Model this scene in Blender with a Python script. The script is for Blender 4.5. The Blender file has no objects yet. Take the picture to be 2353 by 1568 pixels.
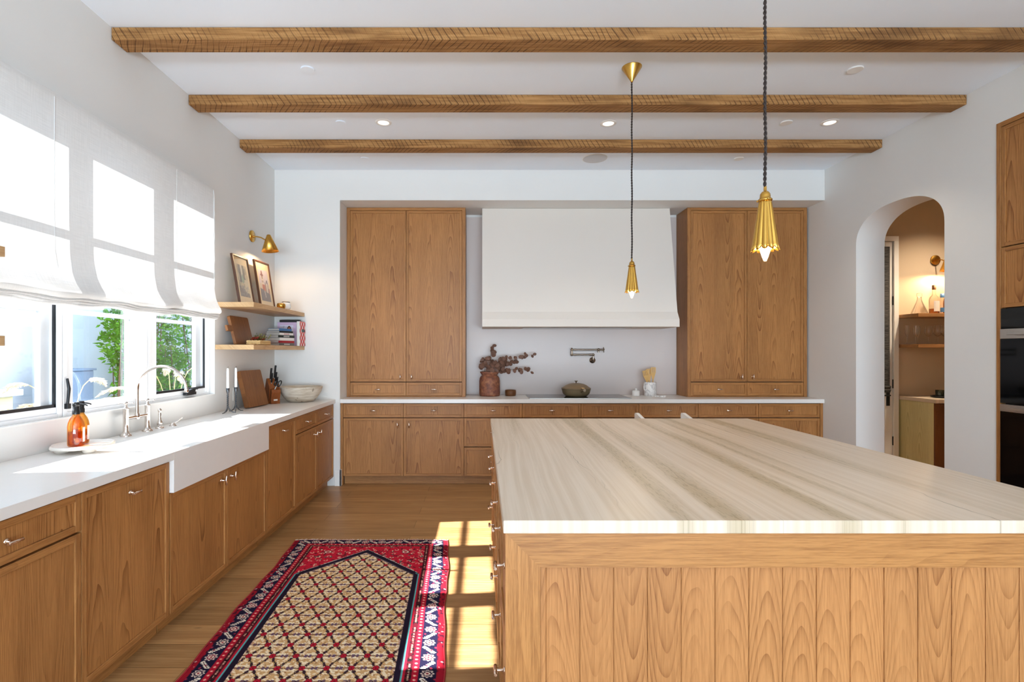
import bpy, math, random
import numpy as np
from mathutils import Vector, Matrix, Euler

random.seed(7)
C = bpy.context.scene.collection
SC = bpy.context.scene
PI = math.pi

# ------------------------------------------------------------------ camera
cam_d = bpy.data.cameras.new('camera')
cam_d.sensor_width = 36.0
cam_d.sensor_fit = 'HORIZONTAL'
cam_d.lens = 18.36
cam_d.shift_x = 0.0291
cam_d.shift_y = 0.0102
cam_d.clip_start = 0.05
cam = bpy.data.objects.new('camera', cam_d)
C.objects.link(cam)
cam.location = (0.0, 0.0, 1.42)
cam.rotation_euler = (PI / 2, 0, 0)
SC.camera = cam

# ------------------------------------------------------------------ light
SC.view_settings.view_transform = 'Standard'
SC.view_settings.look = 'None'
SC.view_settings.exposure = 0.67
SC.view_settings.gamma = 1.0
SC.view_settings.use_curve_mapping = False
SC.cycles.max_bounces = 10
SC.cycles.diffuse_bounces = 6
SC.cycles.transparent_max_bounces = 12
SC.cycles.sample_clamp_indirect = 6.0
SC.cycles.caustics_reflective = False
SC.cycles.caustics_refractive = False
try:
    SC.cycles.use_denoising = True
except Exception:
    pass

world = bpy.data.worlds.new('sky')
SC.world = world
world.use_nodes = True
wn = world.node_tree.nodes
wn['Background'].inputs[0].default_value = (0.70, 0.85, 1.0, 1)
wn['Background'].inputs[1].default_value = 2.8

SUN_DIR = Vector((1.0, 0.09, -0.76)).normalized()
sd = bpy.data.lights.new('sun', 'SUN')
sd.energy = 25.0
sd.angle = math.radians(0.6)
sd.color = (1.0, 0.97, 0.94)
sun = bpy.data.objects.new('sun', sd)
C.objects.link(sun)
sun.rotation_euler = SUN_DIR.to_track_quat('-Z', 'Y').to_euler()
sun.location = (-8, 2, 6)


def area(name, loc, rot, sx, sy, power, col=(1, 1, 1)):
    d = bpy.data.lights.new(name, 'AREA')
    d.shape = 'RECTANGLE'
    d.size, d.size_y = sx, sy
    d.energy = power
    d.color = col
    o = bpy.data.objects.new(name, d)
    C.objects.link(o)
    o.location = loc
    o.rotation_euler = rot
    return o


# daylight through the glazed doors in the wall behind the camera
area('rear_daylight', (0.7, -6.42, 1.4), (PI / 2, 0, 0), 4.9, 2.6, 30.0, (0.93, 0.965, 1.0))
# added fill lamp, tilted up to brighten the ceiling
area('ceiling_fill', (0.7, -6.4, 0.5), (PI / 2 + 0.7, 0, 0), 4.9, 0.9, 380.0, (0.64, 0.83, 1.0))


def spot(name, loc, power, col, size_deg, radius=0.03, blend=0.6, direction=(0, 0, -1)):
    d = bpy.data.lights.new(name, 'SPOT')
    d.energy = power
    d.color = col
    d.spot_size = math.radians(size_deg)
    d.spot_blend = blend
    d.shadow_soft_size = radius
    o = bpy.data.objects.new(name, d)
    C.objects.link(o)
    o.location = loc
    o.rotation_euler = Vector(direction).to_track_quat('-Z', 'Y').to_euler()
    return o


def point(name, loc, power, col, radius=0.02):
    d = bpy.data.lights.new(name, 'POINT')
    d.energy = power
    d.color = col
    d.shadow_soft_size = radius
    o = bpy.data.objects.new(name, d)
    C.objects.link(o)
    o.location = loc
    return o


# ------------------------------------------------------------------ materials
def srgb(r, g, b):
    def f(c):
        c = c / 255.0
        return c / 12.92 if c <= 0.04045 else ((c + 0.055) / 1.055) ** 2.4
    return (f(r), f(g), f(b), 1.0)


class NT:
    def __init__(self, name):
        self.mat = bpy.data.materials.new(name)
        self.mat.use_nodes = True
        self.t = self.mat.node_tree
        self.t.nodes.clear()
        self.out = self.t.nodes.new('ShaderNodeOutputMaterial')

    def n(self, typ, **kw):
        nd = self.t.nodes.new(typ)
        for k, v in kw.items():
            setattr(nd, k, v)
        return nd

    def put(self, sock, v):
        if v is None:
            return
        if isinstance(v, bpy.types.NodeSocket):
            self.t.links.new(v, sock)
        else:
            sock.default_value = v

    def m(self, op, a, b=None, c=None):
        nd = self.n('ShaderNodeMath', operation=op)
        self.put(nd.inputs[0], a)
        self.put(nd.inputs[1], b)
        self.put(nd.inputs[2], c)
        return nd.outputs[0]

    def comb(self, x, y, z):
        nd = self.n('ShaderNodeCombineXYZ')
        for i, v in enumerate((x, y, z)):
            self.put(nd.inputs[i], v)
        return nd.outputs[0]

    def sep(self, v):
        nd = self.n('ShaderNodeSeparateXYZ')
        self.put(nd.inputs[0], v)
        return nd.outputs

    def noise(self, vec, scale=1.0, detail=2.0, rough=0.5, dist=0.0):
        nd = self.n('ShaderNodeTexNoise')
        self.put(nd.inputs['Vector'], vec)
        self.put(nd.inputs['Scale'], scale)
        self.put(nd.inputs['Detail'], detail)
        self.put(nd.inputs['Roughness'], rough)
        self.put(nd.inputs['Distortion'], dist)
        return nd.outputs[0]

    def mix(self, f, a, b, mode='MIX'):
        nd = self.n('ShaderNodeMix', data_type='RGBA', blend_type=mode)
        self.put(nd.inputs[0], f)
        self.put(nd.inputs[6], a)
        self.put(nd.inputs[7], b)
        return nd.outputs[2]

    def ramp(self, f, stops):
        nd = self.n('ShaderNodeValToRGB')
        e = nd.color_ramp.elements
        while len(e) < len(stops):
            e.new(0.5)
        for i, (p, c) in enumerate(stops):
            e[i].position = p
            e[i].color = c
        self.put(nd.inputs[0], f)
        return nd.outputs[0]

    def step(self, f, lo, hi):
        nd = self.n('ShaderNodeMapRange', interpolation_type='SMOOTHSTEP')
        self.put(nd.inputs[0], f)
        nd.inputs[1].default_value = lo
        nd.inputs[2].default_value = hi
        nd.inputs[3].default_value = 0.0
        nd.inputs[4].default_value = 1.0
        return nd.outputs[0]

    def bump(self, h, strength=0.2, dist=0.002):
        nd = self.n('ShaderNodeBump')
        nd.inputs['Strength'].default_value = strength
        nd.inputs['Distance'].default_value = dist
        self.put(nd.inputs['Height'], h)
        return nd.outputs[0]

    def bsdf(self, col, rough=0.5, metal=0.0, spec=None, normal=None, **kw):
        p = self.n('ShaderNodeBsdfPrincipled')
        self.put(p.inputs['Base Color'], col)
        self.put(p.inputs['Roughness'], rough)
        self.put(p.inputs['Metallic'], metal)
        if spec is not None:
            self.put(p.inputs['Specular IOR Level'], spec)
        if normal is not None:
            self.put(p.inputs['Normal'], normal)
        for k, v in kw.items():
            self.put(p.inputs[k.replace('_', ' ')], v)
        self.t.links.new(p.outputs[0], self.out.inputs[0])
        return self.mat

    def obj(self):
        return self.n('ShaderNodeTexCoord').outputs['Object']

    def rand(self):
        return self.n('ShaderNodeObjectInfo').outputs['Random']


def plain(name, rgb, rough=0.5, metal=0.0, var=0.04, scale=8.0, **kw):
    """a nearly flat colour with a little procedural mottling"""
    t = NT(name)
    c = srgb(*rgb)
    n_ = t.noise(t.obj(), scale, 3.0)
    a = tuple(x * (1 - var) for x in c[:3]) + (1,)
    b = tuple(min(1, x * (1 + var)) for x in c[:3]) + (1,)
    col = t.mix(n_, a, b)
    return t.bsdf(col, rough, metal, **kw)


def oak(name, light, dark, u, v, strip=0.21, ring=0.75, fibre=0.42, rough=0.42, arch=30.0, along=4.2, spec=0.32):
    """plain-sawn oak: u = tuple of object axes running across the grain, v = axis along it"""
    t = NT(name)
    s = t.sep(t.obj())
    r = t.rand()
    uu = s[u[0]]
    for k in u[1:]:
        uu = t.m('ADD', uu, s[k])
    uu = t.m('ADD', uu, t.m('MULTIPLY', r, 5.37))
    vv = t.m('ADD', s[v], t.m('MULTIPLY', r, 3.71))
    q = t.m('DIVIDE', uu, strip)
    idn = t.m('FLOOR', q)
    ul = t.m('SUBTRACT', t.m('SUBTRACT', q, idn), 0.5)
    wn_ = t.n('ShaderNodeTexWhiteNoise', noise_dimensions='1D')
    t.put(wn_.inputs['W'], t.m('ADD', idn, t.m('MULTIPLY', r, 91.0)))
    h = wn_.outputs['Value']
    ul = t.m('ADD', ul, t.m('MULTIPLY', t.m('SUBTRACT', h, 0.5), 0.55))
    warp = t.noise(t.comb(t.m('MULTIPLY', uu, 9.0), t.m('MULTIPLY', vv, 2.2), t.m('MULTIPLY', h, 40.0)), 1.0, 2.0, 0.45)
    sgn = t.m('SUBTRACT', t.m('MULTIPLY', t.m('GREATER_THAN', h, 0.35), 2.0), 1.0)
    rr = t.m('MULTIPLY', t.m('MULTIPLY', ul, ul), arch)
    rr = t.m('ADD', rr, t.m('MULTIPLY', t.m('MULTIPLY', vv, along), sgn))
    rr = t.m('ADD', rr, t.m('MULTIPLY', warp, 3.4))
    w = t.m('FRACT', rr)
    lines = t.m('POWER', w, 3.2)
    fade = t.step(t.noise(t.comb(t.m('MULTIPLY', uu, 7.0), t.m('MULTIPLY', vv, 1.3), 4.0), 1.0, 2.0), 0.32, 0.62)
    lines = t.m('MULTIPLY', lines, t.m('ADD', t.m('MULTIPLY', fade, 0.75), 0.25))
    f1 = t.noise(t.comb(t.m('MULTIPLY', uu, 170.0), t.m('MULTIPLY', vv, 5.0), h), 1.0, 4.0, 0.65)
    f2 = t.noise(t.comb(t.m('MULTIPLY', uu, 620.0), t.m('MULTIPLY', vv, 22.0), h), 1.0, 2.0, 0.6)
    fib = t.step(t.m('ADD', t.m('MULTIPLY', f1, 0.65), t.m('MULTIPLY', f2, 0.35)), 0.36, 0.66)
    f = t.m('ADD', t.m('MULTIPLY', lines, ring), t.m('MULTIPLY', fib, fibre))
    big = t.noise(t.comb(t.m('MULTIPLY', uu, 2.5), t.m('MULTIPLY', vv, 0.8), r), 1.0, 1.0)
    f = t.m('ADD', f, t.m('MULTIPLY', t.m('SUBTRACT', big, 0.5), 0.5))
    col = t.mix(t.m('MINIMUM', t.m('MAXIMUM', f, 0.0), 1.0), srgb(*light), srgb(*dark))
    # each board keeps a slightly different tone of its own
    tone = t.m('ADD', 0.92, t.m('MULTIPLY', h, 0.14))
    col = t.mix(1.0, col, t.comb(tone, tone, tone), 'MULTIPLY')
    nb = t.bump(t.m('SUBTRACT', 1.0, fib), 0.12, 0.001)
    return t.bsdf(col, rough, 0.0, spec, nb)


OL, OD = (180, 126, 72), (118, 70, 32)
M = {}
M['oak_panel_x'] = oak('oak_panel_facing_back_run', OL, OD, (0,), 2)
M['oak_panel_y'] = oak('oak_panel_facing_window_run', OL, OD, (1,), 2)
M['oak_z'] = oak('oak_upright', OL, OD, (0, 1), 2, 0.4, 0.25, 0.6)
M['oak_x'] = oak('oak_lengthwise', OL, OD, (1, 2), 0, 0.4, 0.25, 0.6)
M['oak_y'] = oak('oak_deepwise', OL, OD, (0, 2), 1, 0.4, 0.25, 0.6)
M['board'] = oak('oak_boards', (186, 130, 78), (130, 80, 40), (0,), 2, 0.104, 0.62, 0.45, arch=11.0, along=11.0)
M['shelf_oak'] = oak('pale_shelf_oak', (206, 170, 125), (160, 118, 74), (0, 2), 1, 0.4, 0.3, 0.5)
M['shelf_oak_x'] = oak('shelf_oak_pantry', (176, 128, 82), (120, 80, 46), (1, 2), 0, 0.4, 0.3, 0.5)
M['pantry_oak_lit'] = oak('pantry_oak_daylit', (212, 204, 156), (180, 170, 122), (1,), 2)  # oak paled and greened: cool daylight put into the colour
M['walnut_and_shaded_oak'] = oak('aged_walnut_and_shaded_oak', (120, 76, 42), (74, 42, 20), (0, 1), 2, 0.2, 0.5, 0.5)  # walnut things; also the shaded tone of the oak pantry front
M['aged_board'] = oak('aged_chopping_board', (150, 98, 56), (92, 54, 26), (1,), 2, 0.09, 0.4, 0.55)
M['acacia'] = oak('acacia_block', (150, 82, 36), (82, 38, 14), (0, 1), 2, 0.03, 0.3, 0.5)
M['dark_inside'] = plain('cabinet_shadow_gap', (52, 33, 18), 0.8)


def wall_paint(name, rgb, rough=0.85):
    t = NT(name)
    o = t.obj()
    n1 = t.noise(o, 1.3, 3.0)
    n2 = t.noise(o, 90.0, 2.0)
    c = srgb(*rgb)
    col = t.mix(n1, tuple(x * 0.975 for x in c[:3]) + (1,), tuple(min(1, x * 1.02) for x in c[:3]) + (1,))
    return t.bsdf(col, rough, 0.0, 0.25, t.bump(n2, 0.03, 0.001))


M['paint'] = wall_paint('white_wall_paint', (226, 225, 222))
M['ceiling'] = wall_paint('ceiling_paint_sky_tint', (238, 245, 254))  # faint blue puts the skylight cast into the paint
M['plaster'] = wall_paint('hood_plaster', (222, 214, 205))
M['pantry'] = wall_paint('pantry_paint_warm_lit', (206, 186, 160))  # beige puts the warm lamp light into the white paint
M['trim'] = wall_paint('trim_paint', (236, 234, 230), 0.5)
M['quartz'] = plain('white_quartz', (232, 229, 225), 0.28, var=0.02, scale=20)
M['splash'] = plain('pale_stone_slab', (208, 196, 190), 0.4, var=0.03, scale=2.0)
M['white_frame'] = plain('white_window_frame', (238, 240, 242), 0.35, var=0.01)
M['black'] = plain('black_metal', (22, 24, 28), 0.4, 0.2)
M['black_plastic'] = plain('black_handle', (18, 18, 19), 0.32)
M['nickel'] = plain('polished_nickel', (226, 205, 188), 0.16, 1.0, var=0.01)
M['chrome'] = plain('bright_nickel', (222, 214, 208), 0.09, 1.0, var=0.01)
M['aged_nickel'] = plain('aged_nickel', (150, 136, 120), 0.22, 1.0)
M['steel'] = plain('brushed_steel', (190, 188, 184), 0.34, 1.0)
M['brass'] = plain('brushed_brass', (208, 162, 78), 0.27, 1.0)
M['iron'] = plain('grey_wrought_iron', (104, 106, 110), 0.38, 1.0)
M['oven_glass'] = plain('black_oven_glass', (6, 7, 9), 0.05, var=0.0, spec=0.28)
M['hob_glass'] = plain('black_hob_glass', (14, 14, 16), 0.07, var=0.0)
M['candle'] = plain('white_wax', (246, 244, 240), 0.45, var=0.01)
M['sage'] = plain('sage_enamel', (128, 112, 84), 0.42)
M['sage_lid'] = plain('sage_enamel_lid', (134, 112, 84), 0.5)
M['bamboo'] = plain('bamboo', (214, 170, 100), 0.5, var=0.08, scale=30)
M['white_ceramic'] = plain('white_ceramic', (238, 236, 233), 0.25, var=0.01)
M['white_paint_wood'] = plain('white_lacquer', (240, 239, 236), 0.4, var=0.01)
M['red_paper'] = plain('red_book_cloth', (160, 30, 40), 0.6)
M['cover_black'] = plain('black_book_cloth', (24, 24, 26), 0.6)
M['cover_grey'] = plain('grey_book_cloth', (110, 106, 102), 0.6)
M['cover_white'] = plain('white_book_cover', (226, 222, 216), 0.5)
M['cover_green'] = plain('dark_green_cover', (44, 50, 46), 0.6)
M['cover_blue'] = plain('blue_cover', (66, 112, 160), 0.5)
M['pages'] = plain('book_pages', (196, 188, 178), 0.8, scale=60)
M['mat_board'] = plain('cream_mat_board', (226, 206, 164), 0.8)
M['frame_wood'] = plain('dark_frame_wood', (84, 50, 28), 0.4)
M['chili'] = plain('dried_chili', (120, 34, 22), 0.5, var=0.2, scale=30)
M['herb'] = plain('dried_herb', (120, 112, 58), 0.7, var=0.2, scale=30)
M['basket'] = plain('woven_seagrass', (214, 178, 122), 0.7, var=0.12, scale=60)
M['leaf_brown'] = plain('dried_eucalyptus_leaf', (110, 76, 60), 0.6, var=0.3, scale=14)
M['twig'] = plain('twig', (70, 52, 40), 0.7)
M['cord'] = plain('twisted_brown_cord', (46, 34, 30), 0.8)
M['rubber'] = plain('grey_switch_plate', (224, 222, 218), 0.5)
M['speaker'] = plain('speaker_grille', (206, 206, 208), 0.8, var=0.05, scale=300)
M['ac_metal'] = plain('grey_blue_metal', (104, 124, 150), 0.5)
M['stucco'] = plain('white_stucco', (178, 187, 198), 0.9)
M['cream_stucco'] = plain('cream_stucco', (196, 190, 152), 0.9)
M['gravel'] = plain('pale_gravel', (138, 134, 126), 0.9, var=0.2, scale=60)
M['bark'] = plain('bark', (90, 70, 52), 0.9)
M['plume'] = plain('pampas_plume', (232, 218, 190), 0.9, var=0.1, scale=50)
M['stalk'] = plain('dry_stalk', (196, 180, 120), 0.8)


def leafmat():
    t = NT('green_leaf')
    n_ = t.noise(t.obj(), 6.0, 3.0)
    col = t.ramp(n_, [(0.3, srgb(42, 92, 26)), (0.55, srgb(86, 150, 46)), (0.75, srgb(150, 196, 84))])
    d = t.n('ShaderNodeBsdfDiffuse')
    t.put(d.inputs[0], col)
    tr = t.n('ShaderNodeBsdfTranslucent')
    t.put(tr.inputs[0], col)
    mx = t.n('ShaderNodeMixShader')
    mx.inputs[0].default_value = 0.45
    t.t.links.new(d.outputs[0], mx.inputs[1])
    t.t.links.new(tr.outputs[0], mx.inputs[2])
    t.t.links.new(mx.outputs[0], t.out.inputs[0])
    return t.mat


M['leaf'] = leafmat()


def glass(name, tint, gloss=0.08, rough=0.02):
    """thin clear glass: light passes straight through, a share is mirrored at grazing view"""
    t = NT(name)
    tr = t.n('ShaderNodeBsdfTransparent')
    tr.inputs[0].default_value = tint
    g = t.n('ShaderNodeBsdfGlossy')
    g.inputs['Roughness'].default_value = rough
    lw = t.n('ShaderNodeLayerWeight')
    lw.inputs[0].default_value = 0.25
    f = t.m('MINIMUM', t.m('ADD', gloss * 0.5, t.m('MULTIPLY', lw.outputs['Fresnel'], gloss * 4)), 0.6)
    mx = t.n('ShaderNodeMixShader')
    t.put(mx.inputs[0], f)
    t.t.links.new(tr.outputs[0], mx.inputs[1])
    t.t.links.new(g.outputs[0], mx.inputs[2])
    t.t.links.new(mx.outputs[0], t.out.inputs[0])
    return t.mat


M['pane'] = glass('window_glass', (0.96, 0.98, 1.0, 1), 0.05)
M['clear_glass'] = glass('clear_drinking_glass', (0.975, 0.98, 0.985, 1), 0.11)
M['green_glass'] = glass('pale_green_glass', (0.66, 0.76, 0.7, 1), 0.16)
M['amber_glass'] = glass('amber_glass', srgb(251, 206, 126), 0.12)
M['whisky'] = glass('pale_spirit', srgb(210, 160, 90), 0.1)
M['art_glass'] = glass('picture_glass', (1, 1, 1, 1), 0.04)


def blindmat():
    t = NT('white_linen')
    o = t.sep(t.obj())
    w1 = t.noise(t.comb(0.0, t.m('MULTIPLY', o[1], 9.0), t.m('MULTIPLY', o[2], 300.0)), 1.0, 3.0)
    w2 = t.noise(t.comb(0.0, t.m('MULTIPLY', o[1], 300.0), t.m('MULTIPLY', o[2], 9.0)), 1.0, 3.0)
    w = t.m('MULTIPLY', t.m('ADD', w1, w2), 0.5)
    col = t.mix(t.step(w, 0.35, 0.65), srgb(222, 221, 219), srgb(233, 232, 230))
    d = t.n('ShaderNodeBsdfDiffuse')
    t.put(d.inputs[0], col)
    tr = t.n('ShaderNodeBsdfTranslucent')
    t.put(tr.inputs[0], col)
    mx = t.n('ShaderNodeMixShader')
    mx.inputs[0].default_value = 0.095
    t.t.links.new(d.outputs[0], mx.inputs[1])
    t.t.links.new(tr.outputs[0], mx.inputs[2])
    t.t.links.new(mx.outputs[0], t.out.inputs[0])
    return t.mat


def screenmat():
    t = NT('fine_insect_mesh')
    tr = t.n('ShaderNodeBsdfTransparent')
    d = t.n('ShaderNodeBsdfDiffuse')
    d.inputs[0].default_value = srgb(96, 100, 106)
    mx = t.n('ShaderNodeMixShader')
    mx.inputs[0].default_value = 0.08
    t.t.links.new(tr.outputs[0], mx.inputs[1])
    t.t.links.new(d.outputs[0], mx.inputs[2])
    t.t.links.new(mx.outputs[0], t.out.inputs[0])
    return t.mat


M['screen'] = screenmat()
M['linen'] = blindmat()


def emis(name, rgb, strength):
    t = NT(name)
    e = t.n('ShaderNodeEmission')
    e.inputs[0].default_value = srgb(*rgb)
    e.inputs[1].default_value = strength
    t.t.links.new(e.outputs[0], t.out.inputs[0])
    return t.mat


def bulbmat(name, rgb, strength):
    t = NT(name)
    e = t.n('ShaderNodeEmission')
    e.inputs[0].default_value = srgb(*rgb)
    e.inputs[1].default_value = strength
    tr = t.n('ShaderNodeBsdfTransparent')
    a = t.n('ShaderNodeAddShader')
    t.t.links.new(e.outputs[0], a.inputs[0])
    t.t.links.new(tr.outputs[0], a.inputs[1])
    t.t.links.new(a.outputs[0], t.out.inputs[0])
    return t.mat


M['bulb'] = bulbmat('lit_bulb', (255, 214, 150), 9.0)
M['downlight'] = emis('lit_downlight', (255, 232, 210), 1.6)


def floormat():
    t = NT('oak_plank_floor')
    o = t.obj()
    s = t.sep(o)
    b = t.n('ShaderNodeTexBrick')
    b.offset = 0.37
    b.inputs['Scale'].default_value = 1.0
    b.inputs['Brick Width'].default_value = 2.1
    b.inputs['Row Height'].default_value = 0.185
    b.inputs['Mortar Size'].default_value = 0.0018
    b.inputs['Mortar Smooth'].default_value = 0.3
    b.inputs['Bias'].default_value = 0.0
    b.inputs['Color1'].default_value = (0, 0, 0, 1)
    b.inputs['Color2'].default_value = (1, 1, 1, 1)
    b.inputs['Mortar'].default_value = (0.5, 0.5, 0.5, 1)
    t.put(b.inputs['Vector'], t.comb(t.m('ADD', s[0], 0.55), t.m('ADD', s[1], 0.06), 0.0))
    row = t.m('FLOOR', t.m('DIVIDE', t.m('ADD', s[1], 0.06), 0.185))
    tone = b.outputs['Color']
    g1 = t.noise(t.comb(t.m('MULTIPLY', s[0], 3.0), t.m('MULTIPLY', s[1], 60.0), row), 1.0, 4.0, 0.6)
    g2 = t.noise(t.comb(t.m('MULTIPLY', s[0], 1.2), t.m('MULTIPLY', s[1], 9.0), row), 1.0, 3.0, 0.5, 0.6)
    col = t.mix(t.step(g1, 0.3, 0.7), srgb(190, 150, 102), srgb(164, 122, 76))
    col = t.mix(t.m('MULTIPLY', t.step(g2, 0.45, 0.75), 0.5), col, srgb(146, 104, 62))
    tn = t.mix(tone, (0.80, 0.78, 0.76, 1), (1.10, 1.08, 1.06, 1))
    col = t.mix(1.0, col, tn, 'MULTIPLY')
    kn = t.noise(t.comb(t.m('MULTIPLY', s[0], 5.0), t.m('MULTIPLY', s[1], 14.0), 2.0), 1.0, 1.0)
    col = t.mix(t.m('MULTIPLY', t.step(kn, 0.76, 0.82), 0.6), col, srgb(84, 54, 30))
    col = t.mix(t.m('MULTIPLY', b.outputs['Fac'], 0.75), col, srgb(86, 58, 32))
    return t.bsdf(col, 0.36, 0.0, 0.35, t.bump(t.m('SUBTRACT', 1.0, b.outputs['Fac']), 0.25, 0.002))


M['floor'] = floormat()


def marble():
    t = NT('cream_veined_quartzite')
    s = t.sep(t.obj())
    drift = t.noise(t.comb(t.m('MULTIPLY', s[0], 1.0), t.m('MULTIPLY', s[1], 0.7), 0.3), 1.0, 2.0)
    x = t.m('ADD', s[0], t.m('ADD', t.m('MULTIPLY', t.m('SUBTRACT', drift, 0.5), 0.07), t.m('MULTIPLY', s[1], -0.02)))
    a = t.noise(t.comb(t.m('MULTIPLY', x, 6.2), t.m('MULTIPLY', s[1], 0.16), 3.1), 1.0, 4.0, 0.5)
    b = t.noise(t.comb(t.m('MULTIPLY', x, 46.0), t.m('MULTIPLY', s[1], 0.8), 9.0), 1.0, 4.0, 0.6)
    base = t.mix(t.step(b, 0.3, 0.7), srgb(219, 204, 186), srgb(206, 188, 166))
    band = t.step(a, 0.52, 0.68)
    base = t.mix(t.m('MULTIPLY', band, 0.75), base, srgb(176, 158, 126))
    fine = t.noise(t.comb(t.m('MULTIPLY', x, 120.0), t.m('MULTIPLY', s[1], 16.0), 1.0), 1.0, 3.0, 0.7)
    base = t.mix(t.m('MULTIPLY', t.m('MULTIPLY', band, t.step(fine, 0.5, 0.62)), 0.55), base, srgb(138, 120, 88))
    wv = t.noise(t.comb(t.m('MULTIPLY', s[0], 3.0), t.m('MULTIPLY', s[1], 1.6), 7.0), 1.0, 4.0, 0.6)
    for fq, off, wd, amt in ((2.7, 0.1, 0.010, 0.62), (4.3, 0.45, 0.007, 0.5)):
        vv = t.m('FRACT', t.m('ADD', t.m('MULTIPLY', s[0], fq), t.m('ADD', off, t.m('MULTIPLY', wv, 0.42))))
        d = t.m('ABSOLUTE', t.m('SUBTRACT', vv, 0.5))
        vein = t.m('SUBTRACT', 1.0, t.step(d, 0.0, wd))
        br = t.noise(t.comb(t.m('MULTIPLY', s[0], 3.0), t.m('MULTIPLY', s[1], 1.3), 5.0 + off), 1.0, 2.0)
        base = t.mix(t.m('MULTIPLY', t.m('MULTIPLY', vein, t.step(br, 0.42, 0.58)), amt), base, srgb(138, 124, 102))
    return t.bsdf(base, 0.4, 0.0, 0.35)


M['marble'] = marble()


def beammat():
    t = NT('rough_sawn_beam')
    s = t.sep(t.obj())
    r = t.rand()
    x = t.m('ADD', s[0], t.m('MULTIPLY', r, 17.0))
    yz = t.m('ADD', s[1], s[2])
    g = t.noise(t.comb(t.m('MULTIPLY', x, 3.0), t.m('MULTIPLY', yz, 55.0), 0.0), 1.0, 4.0, 0.6)
    big = t.noise(t.comb(t.m('MULTIPLY', x, 1.7), t.m('MULTIPLY', yz, 4.0), 3.0), 1.0, 3.0)
    col = t.mix(t.step(g, 0.3, 0.7), srgb(178, 132, 82), srgb(136, 94, 52))
    col = t.mix(t.m('MULTIPLY', t.step(big, 0.5, 0.72), 0.75), col, srgb(92, 60, 32))
    jit = t.noise(t.comb(t.m('MULTIPLY', x, 4.0), 0.0, r), 1.0, 2.0)
    q = t.m('ADD', t.m('ADD', t.m('MULTIPLY', x, 25.0), t.m('MULTIPLY', t.m('ADD', s[2], s[1]), 15.0)), t.m('MULTIPLY', jit, 2.5))
    fr = t.m('ABSOLUTE', t.m('SUBTRACT', t.m('FRACT', q), 0.5))
    saw = t.m('SUBTRACT', 1.0, t.step(fr, 0.02, 0.13))
    q2 = t.m('MULTIPLY', q, 3.3)
    saw2 = t.step(t.m('SINE', t.m('MULTIPLY', q2, 6.283)), -0.2, 1.0)
    saw = t.m('MINIMUM', 1.0, t.m('ADD', saw, t.m('MULTIPLY', saw2, 0.3)))
    amt = t.step(t.noise(t.comb(t.m('MULTIPLY', x, 2.2), t.m('MULTIPLY', yz, 9.0), 8.0), 1.0, 3.0), 0.35, 0.6)
    col = t.mix(t.m('MULTIPLY', t.m('MULTIPLY', saw, amt), 0.8), col, srgb(70, 44, 24))
    kn = t.noise(t.comb(t.m('MULTIPLY', x, 5.0), t.m('MULTIPLY', yz, 16.0), 5.0), 1.0, 1.0)
    col = t.mix(t.step(kn, 0.78, 0.83), col, srgb(46, 28, 16))
    return t.bsdf(col, 0.75, 0.0, 0.2, t.bump(t.m('ADD', g, t.m('MULTIPLY', saw, -1.0)), 0.4, 0.003))


M['beam'] = beammat()


def vasemat():
    t = NT('rust_patina_clay')
    o = t.obj()
    a = t.noise(o, 24.0, 6.0, 0.65)
    b = t.noise(o, 8.0, 4.0)
    col = t.ramp(a, [(0.3, srgb(82, 46, 36)), (0.5, srgb(134, 80, 58)), (0.72, srgb(176, 122, 80))])
    col = t.mix(t.m('MULTIPLY', t.step(b, 0.5, 0.7), 0.5), col, srgb(104, 66, 72))
    return t.bsdf(col, 0.6)


M['rust'] = vasemat()


def bowlmat():
    t = NT('bleached_wood_bowl')
    o = t.obj()
    s = t.sep(o)
    a = t.noise(t.comb(t.m('MULTIPLY', s[0], 8.0), t.m('MULTIPLY', s[1], 8.0), t.m('MULTIPLY', s[2], 40.0)), 1.0, 4.0)
    col = t.mix(t.step(a, 0.3, 0.7), srgb(222, 212, 196), srgb(188, 172, 150))
    k = t.noise(o, 22.0, 2.0)
    col = t.mix(t.m('MULTIPLY', t.step(k, 0.66, 0.74), 0.7), col, srgb(120, 98, 74))
    return t.bsdf(col, 0.7)


M['bleached'] = bowlmat()


def whitemarble():
    t = NT('white_marble')
    o = t.obj()
    a = t.noise(o, 9.0, 5.0, 0.6, 1.2)
    d = t.m('ABSOLUTE', t.m('SUBTRACT', a, 0.5))
    col = t.mix(t.m('MULTIPLY', t.m('SUBTRACT', 1.0, t.step(d, 0.0, 0.05)), 0.55), srgb(238, 236, 234), srgb(150, 148, 150))
    return t.bsdf(col, 0.3)


M['white_marble'] = whitemarble()
M['alabaster'] = plain('cream_alabaster', (226, 219, 209), 0.4, var=0.06, scale=16)


def shademat():
    t = NT('woven_dark_shade')
    s = t.sep(t.obj())
    a = t.noise(t.comb(t.m('MULTIPLY', s[0], 14.0), 0.0, t.m('MULTIPLY', s[2], 160.0)), 1.0, 2.0)
    col = t.mix(t.step(a, 0.35, 0.65), srgb(38, 40, 44), srgb(92, 90, 88))
    return t.bsdf(col, 0.9)


M['woven'] = shademat()


def attrmat(name, rough=0.8, sheen=0.0):
    t = NT(name)
    a = t.n('ShaderNodeAttribute', attribute_name='pattern')
    return t.bsdf(a.outputs['Color'], rough, 0.0, 0.15, **({'Sheen_Weight': sheen} if sheen else {}))


M['rug'] = attrmat('knotted_wool_pattern', 0.95)
M['print'] = attrmat('printed_paper', 0.55)


# ------------------------------------------------------------------ mesh building
def wloc(o):
    v = Vector((0, 0, 0))
    while o is not None:
        v += o.location
        o = o.parent
    return v


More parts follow.
